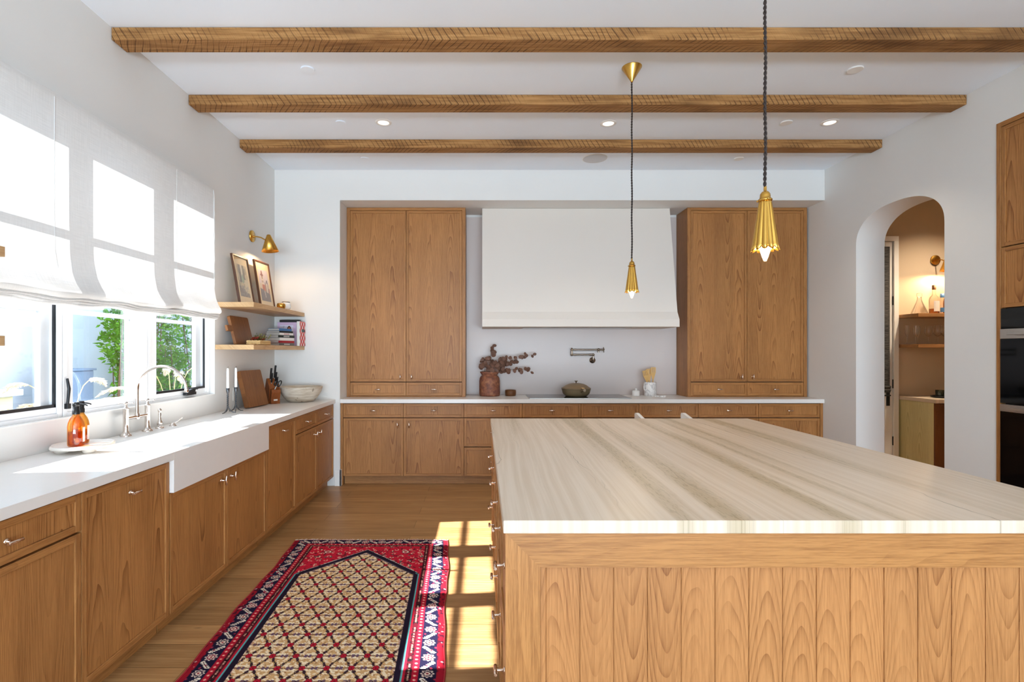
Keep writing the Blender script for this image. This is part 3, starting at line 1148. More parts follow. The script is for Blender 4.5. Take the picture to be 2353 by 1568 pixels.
add_front(t, 'door', '-x', TY0 + 0.033, YM, 0.1, 1.718, TF + 0.002, TY0 + 0.1, 1.1, 'v')
for z0_, z1_, zs0, zs1, lab in ((1.062, 1.718, 1.508, 1.575, 'black glass upper oven with steel band in the oak tower'),
                               (0.425, 1.056, 1.005, 1.054, 'black glass lower oven with steel band under the upper one')):
    q = thing('built_in_oven', lab, 'oven', (XR, (YM + OY1) / 2, z0_), 'built-in ovens in the tower')
    yy0, yy1 = YM + 0.003, OY1 - 0.003
    m = MB()
    if zs1 + 0.01 < z1_:
        m.box(TF - 0.002, XR + 0.028, yy0, yy1, zs1 + 0.001, z1_)
        m.build('control_panel', 'oven_glass', q, 0.001, 1)
    d = MB().box(TF - 0.006, XR + 0.028, yy0, yy1, z0_, zs0 - 0.001).build('door', 'oven_glass', q, 0.001, 1)
    MB().box(TF - 0.008, XR + 0.028, yy0, yy1, zs0, zs1).build('steel_band', 'steel', q, 0.001, 1)
    h = MB()
    zc = (zs0 + zs1) / 2
    h.box(TF - 0.05, TF - 0.036, yy0 + 0.06, yy1 - 0.085, zc - 0.010, zc + 0.010)
    h.box(TF - 0.04, TF - 0.008, yy0 + 0.10, yy0 + 0.12, zc - 0.007, zc + 0.007)
    h.box(TF - 0.04, TF - 0.008, yy1 - 0.145, yy1 - 0.125, zc - 0.007, zc + 0.007)
    h.build('handle', 'steel', q, 0.002)


# ------------------------------------------------------------------ roman blind
def blind():
    t = thing('roman_blind', 'white linen roman blind half lowered over the sink window', 'blind', (XL + 0.03, 3.17, 2.72))
    prof = [(-2.15, 2.725), (-2.147, 2.70), (-2.147, 2.4), (-2.146, 2.1), (-2.142, 1.93), (-2.128, 1.84), (-2.106, 1.79),
            (-2.086, 1.762), (-2.078, 1.742), (-2.082, 1.726), (-2.098, 1.716), (-2.118, 1.716)]
    ny = 90
    y0, y1 = 2.072, 4.172
    vs, fs = [], []
    for i in range(ny + 1):
        y = y0 + (y1 - y0) * i / ny
        sag = 0.005 * math.sin(y * 9.0) + 0.003 * math.sin(y * 23.0 + 1) - 0.03 * (1 - i / ny)
        for x, z in prof:
            k = max(0.0, min(1.0, (2.0 - z) / 0.25))
            vs.append((x + 0.004 * k * math.sin(y * 14.0 + z * 20), y, z + sag * k))
    n = len(prof)
    for i in range(ny):
        for j in range(n - 1):
            fs.append((i * n + j, i * n + j + 1, (i + 1) * n + j + 1, (i + 1) * n + j))
    MB().add(vs, fs, 0, True).build('fabric', 'linen', t)
    for q, (xo, zo) in enumerate(((-2.094, 1.708), (-2.1, 1.697), (-2.104, 1.686))):
        vs, fs = [], []
        pr = [(-0.03, 0.016), (-0.008, 0.010), (0.004, 0.002), (-0.002, -0.006), (-0.02, -0.009)]
        for i in range(ny + 1):
            y = y0 + 0.004 * q + (y1 - y0 - 0.008 * q) * i / ny
            sag = 0.005 * math.sin(y * 9.0) + 0.003 * math.sin(y * 19.0 + q) - 0.03 * (1 - i / ny)
            for x, z in pr:
                vs.append((xo + x + 0.004 * math.sin(y * 14.0 + 34), y, zo + z + sag))
        n2 = len(pr)
        for i in range(ny):
            for j in range(n2 - 1):
                fs.append((i * n2 + j, i * n2 + j + 1, (i + 1) * n2 + j + 1, (i + 1) * n2 + j))
        MB().add(vs, fs, 0, True).build('gathered_fold', 'linen', t)
    m = MB()
    m.box(-2.125, -2.123, y0 + 0.01, y1 - 0.01, 1.70, 1.752)
    m.box(-2.132, -2.130, y0 + 0.01, y1 - 0.01, 1.69, 1.758)
    m.build('backing_fold', 'linen', t)
    MB().box(XL + 0.001, -2.152, y0, y1, 2.69, 2.728).build('head_rail', 'white_frame', t, 0.002)
    m = MB()
    for y in (2.62, 3.67):
        m.tube([(-2.1455, y, 2.70), (-2.1455, y, 2.1), (-2.141, y, 1.93), (-2.127, y, 1.84)], 0.0016, 5)
    m.build('seam', 'linen', t)
    # turned hem along the far edge
    vs = []
    for i in range(40):
        z = 2.71 - i * 0.021
        d = 0.006 * abs(math.sin(i * 0.36))
        vs.append((-2.146 + d, y1 + 0.001, z))
    m = MB()
    m.tube(vs, 0.0035, 5)
    m.build('hem', 'linen', t)


blind()

# ------------------------------------------------------------------ floating shelves on the window wall
SX = -1.877
for y0, y1, z, lab in ((4.29, YB - 0.002, 1.827, 'pale oak floating shelf under the brass sconce, holding the two framed pictures'),
                       (4.29, YB - 0.002, 1.476, 'pale oak floating shelf holding the book stack and basket'),
                       (0.9, 2.055, 1.832, 'pale oak floating shelf end at the near side of the window, the upper one'),
                       (0.9, 2.055, 1.482, 'pale oak floating shelf end at the near side of the window, the lower one')):
    o = MB().box(XL + 0.001, SX, y0, y1, z - 0.04, z).build('floating_shelf', 'shelf_oak', bevel=0.0015)
    tag(o, lab, 'shelf', 'pale oak floating shelves')


# ------------------------------------------------------------------ brass cone sconce
def sconce(loc, rz, lab, power):
    t = thing('wall_sconce', lab, 'wall lamp', loc, 'brass cone wall sconces', (0, 0, rz))
    # local: wall plane at x=0, arm goes +x
    MB().lathe([(0.055, 0), (0.055, 0.012), (0.052, 0.015), (0.0, 0.015)], (0.001, 0, 0), 32, (1, 0, 0)).build('backplate', 'brass', t, local=True)
    m = MB()
    m.tube([(0.012, 0, -0.005), (0.05, 0, -0.004), (0.09, 0.0, -0.012), (0.125, 0, -0.032), (0.148, 0, -0.05)], 0.006, 10)
    m.lathe([(0.011, 0), (0.009, 0.02)], (0.014, 0, -0.005), 14, (1, 0, 0))
    m.build('arm', 'brass', t, local=True)
    ax = Vector((-0.10, 0, 1)).normalized()
    base = Vector((0.178, 0, -0.145))
    s = MB().lathe([(0.078, 0), (0.020, 0.150), (0.016, 0.158), (0.0, 0.159)], base, 40, ax, cap0=False, cap1=False).build('shade', 'brass', t, local=True, solid=0.0015)
    b = base + ax * 0.045
    MB().ball(b, 0.02, sq=(1, 1, 1.3)).build('bulb', 'bulb', t, local=True)
    wp = Vector(loc) + Matrix.Rotation(rz, 3, 'Z') @ (base + ax * 0.02)
    point('sconce_light', wp, power, (1.0, 0.68, 0.38), 0.018)
    return t


sconce((XL, 4.97, 2.517), 0, 'brass cone wall sconce above the framed pictures in the window corner', 5.0)


# ------------------------------------------------------------------ pendants
def pendant(x, y, zs_top, scale, lab):
    """zs_top: top of the shade's brass holder"""
    t = thing('pendant_lamp', lab, 'pendant lamp', (x, y, H), 'fluted brass pendants over the island')
    MB().lathe([(0.0665, 0.0), (0.066, -0.003), (0.008, -0.094), (0.006, -0.102), (0.0, -0.102)], (x, y, H), 36).build('canopy', 'brass', t)
    ztop, zbot = H - 0.10, zs_top
    for ph in (0, PI):
        pts = []
        n = int((ztop - zbot) / 0.004)
        for i in range(n + 1):
            z = ztop + (zbot - ztop) * i / n
            a = ph + (ztop - z) / 0.036 * 2 * PI
            wob = 0.0012 * math.sin(z * 21)
            pts.append((x + wob + 0.0030 * math.cos(a), y + 0.0030 * math.sin(a), z))
        MB().tube(pts, 0.0031, 6).build('cord', 'cord', t)
    z = zs_top
    m = MB()
    m.lathe([(0.005, 0.002), (0.0052, -0.015), (0.011, -0.018), (0.0165, -0.026), (0.0175, -0.036), (0.0185, -0.042), (0.0225, -0.044), (0.0235, -0.0475), (0.0225, -0.051), (0.019, -0.052), (0.0, -0.052)], (x, y, z), 28)
    for k in range(3):
        a = k * 2 * PI / 3 + 0.4
        m.ball((x + 0.0245 * math.cos(a), y + 0.0245 * math.sin(a), z - 0.0475), 0.004, 8, 6)
    m.build('holder', 'brass', t)
    nf, na, nz = 12, 144, 12
    z0, z1 = z - 0.045, z - 0.224
    R = []
    for j in range(nz + 1):
        f = j / nz
        ring = []
        for i in range(na):
            a = 2 * PI * i / na
            fl = abs(math.cos(nf * a / 2))            # rounded flutes with sharp valleys
            r = 0.0185 + f * 0.0235 + (0.0015 + 0.0045 * f) * (fl - 0.6)
            zz = z0 + (z1 - z0) * f
            if j == nz:
                zz -= 0.010 * (fl - 0.5)
                r += 0.003 * fl
            ring.append((x + r * math.cos(a), y + r * math.sin(a), zz))
        R.append(ring)
    MB().rings(R, cap0=False, cap1=False).build('shade', 'brass', t, solid=0.0012)
    MB().lathe([(0.004, -0.265), (0.010, -0.25), (0.0165, -0.228), (0.017, -0.21), (0.012, -0.185), (0.012, -0.16)], (x, y, z), 18).build('bulb', 'bulb', t)
    point('pendant_light', (x, y, z - 0.228), 3.5, (1.0, 0.76, 0.46), 0.02)


pendant(1.011, 3.528, 2.046, 1, 'fluted brass pendant farther from the viewer, hanging before the white hood')
pendant(1.011, 1.866, 2.008, 1, 'fluted brass pendant nearer the viewer, hanging before the tall cupboard')


# ------------------------------------------------------------------ faucet and sink things
def faucet():
    fx, fy = -2.125, 3.215
    t = thing('bridge_faucet', 'polished nickel bridge faucet with arched spout and two cross handles', 'faucet', (fx, fy, ZT1))
    for s, yy in ((-1, fy - 0.1), (1, fy + 0.1)):
        m = MB()
        m.lathe([(0.030, 0.0), (0.030, 0.006), (0.024, 0.012), (0.018, 0.018), (0.0155, 0.03), (0.0155, 0.16), (0.017, 0.163), (0.017, 0.168), (0.008, 0.172), (0.007, 0.19)], (fx, yy, ZT1), 24)
        p = m.build('valve_post', 'chrome', t)
        m = MB()
        z = ZT1 + 0.196
        for a in range(4):
            d = Vector((math.cos(a * PI / 2 + 0.35), math.sin(a * PI / 2 + 0.35), 0))
            c = Vector((fx, yy, z))
            m.tube([c, c + d * 0.02, c + d * 0.034], [0.005, 0.0042, 0.0034], 8)
            m.ball(c + d * 0.036, 0.005, 10, 6)
        m.ball((fx, yy, z + 0.002), 0.011, 14, 8)
        m.build('cross_handle', 'chrome', p)
    m = MB()
    m.cyl((fx, fy - 0.1, ZT1 + 0.105), (fx, fy + 0.1, ZT1 + 0.105), 0.0105, n=16)
    m.lathe([(0.014, -0.014), (0.016, 0.0), (0.013, 0.02)], (fx, fy, ZT1 + 0.105), 18)
    m.build('bridge', 'chrome', t)
    pts = [(fx, fy, ZT1 + 0.12), (fx, fy, ZT1 + 0.2)]
    R, zc = 0.146, 1.182
    for i in range(25):
        a = PI - PI * i / 24 * 0.98
        pts.append((fx + R + R * math.cos(a), fy + 0.02 * (i / 24), zc + R * math.sin(a)))
    last = Vector(pts[-1])
    pts.append(last + Vector((0.004, 0, -0.02)))
    m = MB().tube(pts, 0.0092, 14)
    m.lathe([(0.0105, 0), (0.0125, -0.004), (0.0125, -0.02), (0.0105, -0.024)], last + Vector((0.002, 0, -0.0)), 16)
    m.build('spout', 'chrome', t)
    t = thing('side_sprayer', 'polished nickel side sprayer with turned body beside the faucet', 'sprayer', (fx, 3.44, ZT1))
    MB().lathe([(0.026, 0), (0.026, 0.006), (0.018, 0.012), (0.0, 0.013)], (fx, 3.44, ZT1), 24).build('base_ring', 'chrome', t)
    MB().lathe([(0.012, 0.01), (0.017, 0.03), (0.017, 0.04), (0.010, 0.055), (0.008, 0.075), (0.010, 0.095), (0.007, 0.102), (0.011, 0.112), (0.012, 0.122), (0.006, 0.131), (0.0, 0.133)], (fx, 3.44, ZT1), 20).build('spray_head', 'chrome', t)
    t = thing('lever_valve', 'small polished nickel lever valve on the counter past the sprayer', 'tap', (-2.10, 3.545, ZT1))
    MB().lathe([(0.022, 0), (0.022, 0.004), (0.014, 0.012), (0.012, 0.02), (0.0, 0.022)], (-2.10, 3.545, ZT1), 20).build('base', 'chrome', t)
    MB().tube([(-2.10, 3.545, ZT1 + 0.014), (-2.08, 3.57, ZT1 + 0.03), (-2.062, 3.592, ZT1 + 0.052)], [0.006, 0.005, 0.0045], 8).build('lever', 'chrome', t)


faucet()


def soap():
    cx, cy = -2.035, 2.665
    t = thing('footed_tray', 'scalloped cream stone footed tray holding the amber bottles', 'tray', (cx, cy, ZT1))
    R1, R2, R3 = [], [], []
    n = 72
    prof = [(0.90, 0.018), (0.99, 0.022), (1.0, 0.028), (0.985, 0.036), (0.93, 0.037), (0.90, 0.034)]
    rings = []
    for f, z in prof:
        ring = []
        for i in range(n):
            a = 2 * PI * i / n
            r = 0.128 + 0.016 * abs(math.cos(2 * a + 0.4)) ** 0.7
            ring.append((cx + r * f * math.cos(a), cy + r * f * math.sin(a), ZT1 + z))
        rings.append(ring)
    MB().rings(rings).build('plate', 'alabaster', t)
    for k in range(4):
        a = k * PI / 2 - 0.65
        MB().lathe([(0.022, 0.0005), (0.031, 0.008), (0.026, 0.019)], (cx + 0.088 * math.cos(a), cy + 0.088 * math.sin(a), ZT1), 20).build('foot', 'alabaster', t)
    zb = ZT1 + 0.0345
    for (bx_, by_, rot, lab) in ((-2.03, 2.61, 0.25, 'amber glass pump bottle nearest the viewer on the stone tray'),
                                 (-2.062, 2.683, 0.1, 'amber glass pump bottle with white label behind the nearer one')):
        q = thing('soap_bottle', lab, 'soap bottle', (bx_, by_, zb), 'amber pump bottles')
        MB().lathe([(0.030, 0.0), (0.0345, 0.004), (0.0355, 0.012), (0.0355, 0.098), (0.033, 0.115), (0.027, 0.132), (0.018, 0.147), (0.0135, 0.155), (0.0135, 0.168)], (bx_, by_, zb), 32).build('bottle', 'amber_glass', q)
        MB().lathe([(0.027, 0.004), (0.032, 0.008), (0.0325, 0.07), (0.0, 0.07)], (bx_, by_, zb), 24).build('liquid', 'amber_glass', q)
        m = MB()
        m.lathe([(0.0165, 0.158), (0.0165, 0.178), (0.0145, 0.180), (0.0145, 0.196), (0.013, 0.199), (0.0155, 0.200), (0.0155, 0.214), (0.013, 0.217), (0.0, 0.2175)], (bx_, by_, zb), 20)
        d = Vector((math.cos(rot), math.sin(rot), 0))
        c = Vector((bx_, by_, zb + 0.207))
        m.tube([c, c + d * 0.025, c + d * 0.042 + Vector((0, 0, -0.003)), c + d * 0.05 + Vector((0, 0, -0.008))], [0.005, 0.0042, 0.0035, 0.003], 8)
        m.build('pump', 'black_plastic', q)
        # wrap-around label
        vs, fs = [], []
        for i in range(15):
            a = -0.1 + 1.7 * i / 14
            for z in (0.02, 0.092):
                vs.append((bx_ + 0.0362 * math.cos(a), by_ + 0.0362 * math.sin(a), zb + z))
        fs = [(2 * i, 2 * i + 2, 2 * i + 3, 2 * i + 1) for i in range(14)]
        MB().add(vs, fs, 0, True).build('label', 'cover_white', q)


soap()


# ------------------------------------------------------------------ things in the window corner
def candles():
    for x, y, lab, lab2, rr in ((-2.085, 4.28, 'grey wrought-iron candle holder nearer the window, with twisted stem', 'white taper candle in the holder nearer the window', 0.3),
                                (-2.075, 4.40, 'grey wrought-iron candle holder next to the chopping board, with twisted stem', 'white taper candle in the holder next to the chopping board', 0.9)):
        hz = ZT1
        t = thing('candle_holder', lab, 'candle holder', (x, y, hz), 'wrought-iron candle holders')
        for k in range(3):
            a = rr + k * 2 * PI / 3
            d = Vector((math.cos(a), math.sin(a), 0))
            c = Vector((x, y, hz))
            MB().tube([c + Vector((0, 0, 0.058)) + d * 0.004, c + d * 0.008 + Vector((0, 0, 0.04)), c + d * 0.022 + Vector((0, 0, 0.018)), c + d * 0.04 + Vector((0, 0, 0.007)), c + d * 0.062 + Vector((0, 0, 0.0035))],
                      [0.005, 0.005, 0.0048, 0.004, 0.0028], 8).build('leg', 'iron', t)
        m = MB()
        for k in range(3):
            pts = []
            for i in range(40):
                z = 0.05 + 0.105 * i / 39
                a = k * 2 * PI / 3 + i * 0.34
                pts.append((x + 0.0042 * math.cos(a), y + 0.0042 * math.sin(a), hz + z))
            m.tube(pts, 0.0038, 6)
        m.build('stem', 'iron', t)
        MB().lathe([(0.005, 0.15), (0.007, 0.16), (0.012, 0.178), (0.0145, 0.205), (0.0125, 0.205), (0.011, 0.192), (0.0, 0.19)], (x, y, hz), 20).build('cup', 'iron', t)
        q = thing('taper_candle', lab2, 'candle', (x, y, hz + 0.19), 'white taper candles')
        MB().lathe([(0.0112, 0.1905), (0.0105, 0.25), (0.0088, 0.362), (0.006, 0.368), (0.0, 0.369)], (x, y, hz), 18).build('wax', 'candle', q)
        MB().tube([(x, y, hz + 0.367), (x + 0.001, y, hz + 0.375), (x + 0.004, y, hz + 0.382)], 0.0011, 5).build('wick', 'cover_black', q)


candles()


def corner():
    # chopping board leaning on the window wall
    t = thing('chopping_board', 'thick worn wooden chopping board leaning on the wall beside the knife block', 'chopping board', (-2.075, 4.77, ZT1 + 0.0005), None, (0.0, math.radians(-14), -0.10))
    m = MB()
    pts = []
    hw, hh, r = 0.172, 0.335, 0.018
    for cx_, cz_, a0 in ((hw - r, r, -PI / 2), (hw - r, hh - r, 0), (-hw + r, hh - r, PI / 2), (-hw + r, r, PI)):
        for k in range(5):
            a = a0 + PI / 2 * k / 4
            pts.append((cx_ + r * math.cos(a), cz_ + r * math.sin(a)))
    m.prism(pts, 'x', 0.0, 0.04)
    m.build('slab', 'aged_board', t, 0.004, 2, local=True)
    # knife block
    bx_, by_ = -2.045, 5.10
    t = thing('knife_block', 'reddish wood knife block with a slanted top beside the bleached bowl', 'knife block', (bx_, by_, ZT1), None, (0, 0, 0.72))
    m = MB()
    # local y from back (+) to front (-): slanted block plus a front foot
    m.prism([(0.085, 0.0), (-0.02, 0.0), (-0.055, 0.145), (0.012, 0.245), (0.035, 0.24), (0.10, 0.08)], 'x', -0.05, 0.05)
    m.prism([(-0.021, 0.0), (-0.075, 0.0), (-0.075, 0.05), (-0.095, 0.11), (-0.09, 0.137), (-0.056, 0.146)], 'x', -0.042, 0.042)
    m.build('block', 'acacia', t, 0.003, 2, local=True)
    MB().box(-0.018, 0.018, -0.0775, -0.075, 0.03, 0.044).build('tag', 'cover_white', t, local=True)
    rot = Matrix.Rotation(0.72, 3, 'Z')
    base = Vector((bx_, by_, ZT1))
    d = Vector((0, -0.30, 0.95)).normalized()
    d = Vector((0, -0.22, 0.97)).normalized()
    spec = [((0.02, 0.010, 0.243), 0.13, 0.016, 'largest black-handled knife at the top of the knife block'),
            ((-0.022, 0.002, 0.232), 0.115, 0.014, 'black-handled knife second from the top of the knife block'),
            ((0.022, -0.014, 0.208), 0.10, 0.013, 'black-handled knife in the middle row of the knife block, wall side'),
            ((-0.02, -0.02, 0.2), 0.10, 0.013, 'black-handled knife in the middle row of the knife block, bowl side'),
            ((0.024, -0.038, 0.172), 0.09, 0.011, 'small black-handled knife low in the knife block, above the tag'),]
    for p, L, w_, lab in spec:
        q = thing('kitchen_knife', lab, 'knife', base + rot @ Vector(p), 'knives in the block')
        ax = rot @ d
        m = MB()
        p0 = base + rot @ Vector(p)
        m.cyl(p0 - ax * 0.012, p0 + ax * 0.012, 0.006, n=10)
        m.build('bolster', 'steel', q)
        sx = rot @ Vector((1, 0, 0))
        sy = ax.cross(sx)
        R = []
        for k, (f, ww) in enumerate(((0.06, 0.75), (0.2, 0.95), (0.5, 0.8), (0.8, 1.0), (0.95, 1.1), (1.0, 0.7))):
            c = p0 + ax * L * f
            R.append([c + sx * (0.0085 * math.cos(a)) + sy * (w_ * ww * math.sin(a) + (-0.004 if f > 0.9 else 0)) for a in [2 * PI * i / 14 for i in range(14)]])
        m = MB().rings(R)
        m.build('handle', 'black_plastic', q)
    q = thing('kitchen_scissors', 'black-handled kitchen scissors in the front of the knife block', 'scissors', base + rot @ Vector((-0.005, -0.07, 0.14)))
    ax = rot @ Vector((0.35, -0.25, 0.9)).normalized()
    p0 = base + rot @ Vector((-0.005, -0.072, 0.142))
    sx = rot @ Vector((1, 0, 0))
    sx = (sx - ax * sx.dot(ax)).normalized()
    MB().tube([p0 - ax * 0.02, p0 + ax * 0.03], 0.006, 8).build('blades', 'steel', q)
    for s, L in ((1, 0.062), (-1, 0.05)):
        pts = []
        for i in range(21):
            a = 2 * PI * i / 20
            c = p0 + ax * (0.03 + L * 0.55) + sx * s * 0.017
            pts.append(c + ax * (L * 0.5) * math.cos(a + PI) + sx * s * 0.015 * math.sin(a))
        m = MB().tube(pts, 0.0055, 8, caps=False)
        m.build('finger_loop', 'black_plastic', q)
    # bowl
    t = thing('wooden_bowl', 'large bleached wooden bowl at the corner end of the window worktop', 'bowl', (-1.835, 5.285, ZT1))
    MB().lathe([(0.10, 0.0), (0.125, 0.004), (0.165, 0.045), (0.198, 0.098), (0.212, 0.142), (0.213, 0.152), (0.203, 0.153), (0.196, 0.135), (0.17, 0.075), (0.12, 0.025), (0.0, 0.018)], (-1.835, 5.285, ZT1 + 0.0005), 56).build('shell', 'bleached', t)
    # socket plate
    t = thing('wall_socket', 'small white socket plate on the wall behind the candle holders', 'socket', (XL, 4.63, 1.045))
    MB().box(XL + 0.0005, XL + 0.006, 4.595, 4.675, 0.985, 1.105).build('plate', 'rubber', t, 0.001)
    m = MB()
    for z in (1.02, 1.07):
        m.box(XL + 0.006, XL + 0.0075, 4.622, 4.626, z - 0.006, z + 0.006)
        m.box(XL + 0.006, XL + 0.0075, 4.642, 4.646, z - 0.006, z + 0.006)
    m.build('slots', 'cover_grey', t)


corner()


# ------------------------------------------------------------------ printed patterns
def lin(rgb):
    return np.array(srgb(*rgb)[:3])


def grid_print(name, mat, img, fn, parent, local=True):
    """img: rows x cols x 3 (linear), row 0 at v=0; fn(u, v) -> point; colours stored per vertex"""
    nv, nu = img.shape[:2]
    vs = [fn(i / (nu - 1), j / (nv - 1)) for j in range(nv) for i in range(nu)]
    fs = [(j * nu + i, j * nu + i + 1, (j + 1) * nu + i + 1, (j + 1) * nu + i) for j in range(nv - 1) for i in range(nu - 1)]
    o = MB().add(vs, fs, 0, True).build(name, mat, parent, local=local)
    a = o.data.color_attributes.new('pattern', 'FLOAT_COLOR', 'POINT')
    buf = np.ones((nv * nu, 4), dtype=np.float32)
    buf[:, :3] = img.reshape(-1, 3)
    a.data.foreach_set('color', buf.ravel())
    return o


def vnoise(u, v, seed=0):
    """smooth value noise on arrays"""
    def hsh(i, j):
        x = np.sin(i * 127.1 + j * 311.7 + seed * 74.7) * 43758.5453
        return x - np.floor(x)
    i, j = np.floor(u), np.floor(v)
    fu, fv = u - i, v - j
    fu, fv = fu * fu * (3 - 2 * fu), fv * fv * (3 - 2 * fv)
    a = hsh(i, j) * (1 - fu) + hsh(i + 1, j) * fu
    b = hsh(i, j + 1) * (1 - fu) + hsh(i + 1, j + 1) * fu
    return a * (1 - fv) + b * fv


def paint(img, mask, rgb, k=1.0):
    c = lin(rgb)
    mk = np.clip(mask.astype(float) * k, 0, 1)[..., None]
    img[:] = img * (1 - mk) + c * mk


def uvgrid(nu, nv):
    u, v = np.meshgrid(np.linspace(0, 1, nu), np.linspace(0, 1, nv))
    return u, v


# ------------------------------------------------------------------ framed pictures on the upper shelf
def picture(loc, w_, h_, rz, lean, label, art):
    t = thing('framed_picture', label, 'picture', loc, 'framed pictures on the shelf', (0, lean, rz))
    f = 0.013
    m = MB()
    m.box(0, 0.02, -w_ / 2, -w_ / 2 + f, 0, h_)
    m.box(0, 0.02, w_ / 2 - f, w_ / 2, 0, h_)
    m.box(0, 0.02, -w_ / 2 + f, w_ / 2 - f, 0, f)
    m.box(0, 0.02, -w_ / 2 + f, w_ / 2 - f, h_ - f, h_)
    m.build('frame', 'frame_wood', t, 0.001, 1, local=True)
    MB().box(0.002, 0.010, -w_ / 2 + f, w_ / 2 - f, f, h_ - f).build('mat_board', 'mat_board', t, local=True)
    a0, a1, b0, b1 = -w_ / 2 + 0.055, w_ / 2 - 0.055, 0.075, h_ - 0.08
    grid_print('print', 'print', art, lambda u, v: (0.0108, a0 + (a1 - a0) * u, b0 + (b1 - b0) * v), t)
    MB().box(0.0135, 0.0145, -w_ / 2 + f, w_ / 2 - f, f, h_ - f).build('glazing', 'art_glass', t, local=True)


u, v = uvgrid(48, 80)
n1, n2 = vnoise(u * 7, v * 9, 1), vnoise(u * 16, v * 22, 2)
art = np.ones((80, 48, 3)) * lin((196, 182, 150))
paint(art, (n1 > 0.5) * 0.6, (150, 140, 112))
paint(art, (np.abs(u - 0.3 + 0.05 * n1) < 0.10) & (v > 0.45), (96, 94, 98), 0.8)
paint(art, (np.abs(u - 0.62 - 0.06 * n1) < 0.09) & (v > 0.45), (112, 108, 102), 0.8)
paint(art, (np.abs(u - 0.46) < 0.06) & (v > 0.5), (214, 210, 196))
paint(art, ((u - 0.48) ** 2 * 2 + (v - 0.56) ** 2 < 0.02), (136, 164, 140), 0.8)
paint(art, (u > 0.55 + 0.1 * n1) & (v < 0.55) & (v > 0.15), (206, 196, 168), 0.9)
paint(art, (v < 0.3 - 0.25 * u + 0.12 * n2), (104, 98, 100), 0.8)
paint(art, (n2 > 0.62) & (v < 0.35), (150, 144, 136), 0.8)
picture((-2.092, 4.63, 1.8275), 0.30, 0.442, 0.0, math.radians(-9.5), 'dark-framed picture of pale trees and water nearer the window on the upper shelf', art)
art = np.ones((80, 48, 3)) * lin((206, 192, 196))
paint(art, v < 0.55, (208, 190, 170))
paint(art, (np.abs(u - 0.36) < 0.11) & (v > 0.42) & (v < 0.80), (214, 196, 178))
paint(art, (np.abs(u - 0.36) < 0.15) & (np.abs(v - 0.83) < 0.03), (120, 80, 70))
paint(art, ((u - 0.36) ** 2 + (v - 0.86) ** 2 * 0.5 < 0.006), (132, 84, 72))
paint(art, (np.abs(u - 0.36) < 0.025) & (np.abs(v - 0.74) < 0.035), (84, 60, 58))
paint(art, (np.abs(np.abs(u - 0.36) - 0.06) < 0.02) & (np.abs(v - 0.62) < 0.035), (84, 60, 58))
paint(art, (np.abs(u - 0.42) < 0.15) & (v > 0.3) & (v < 0.52), (176, 96, 70))
paint(art, (u > 0.58) & (u < 0.64) & (v > 0.3) & (v < 0.62), (96, 76, 74))
paint(art, ((u - 0.8) ** 2 + (v - 0.63) ** 2 < 0.004), (84, 70, 70))
paint(art, (np.abs(u - 0.86) < 0.015) & (v < 0.6), (84, 62, 58))
paint(art, (u > 0.9) & (v < 0.42), (164, 84, 66))
paint(art, v < 0.42 - 0.16 * u - 0.03 * n1, (104, 96, 100))
paint(art, (np.abs(u - 0.46 - (v - 0.25) * -0.3) < 0.03) & (v > 0.12) & (v < 0.33), (206, 196, 190))
picture((-2.072, 5.03, 1.8275), 0.30, 0.462, -0.05, math.radians(-9), 'dark-framed picture of a red and white tower, second from the window on the upper shelf', art)

# small vessels by the pictures
t = thing('votive_cup', 'small brass-coloured glass votive cup beside the framed pictures', 'cup', (-1.915, 5.06, 1.8275))
MB().lathe([(0.025, 0.0), (0.036, 0.008), (0.041, 0.03), (0.036, 0.05), (0.034, 0.052), (0.033, 0.048), (0.0, 0.02)], (-1.925, 5.0, 1.8275), 28).build('cup', 'brass', t)
t = thing('stoneware_mug', 'round cream stoneware pot with a black rim on the upper shelf', 'pot', (-1.93, 5.14, 1.8275))
MB().lathe([(0.024, 0.0), (0.040, 0.010), (0.048, 0.035), (0.044, 0.062), (0.038, 0.071)], (-1.928, 5.13, 1.8275), 30, cap1=False).build('body', 'white_ceramic', t)
MB().lathe([(0.0385, 0.0705), (0.0375, 0.078), (0.0335, 0.078), (0.035, 0.06), (0.02, 0.02), (0.0, 0.016)], (-1.928, 5.13, 1.8275), 30, cap0=False).build('rim', 'black_plastic', t)


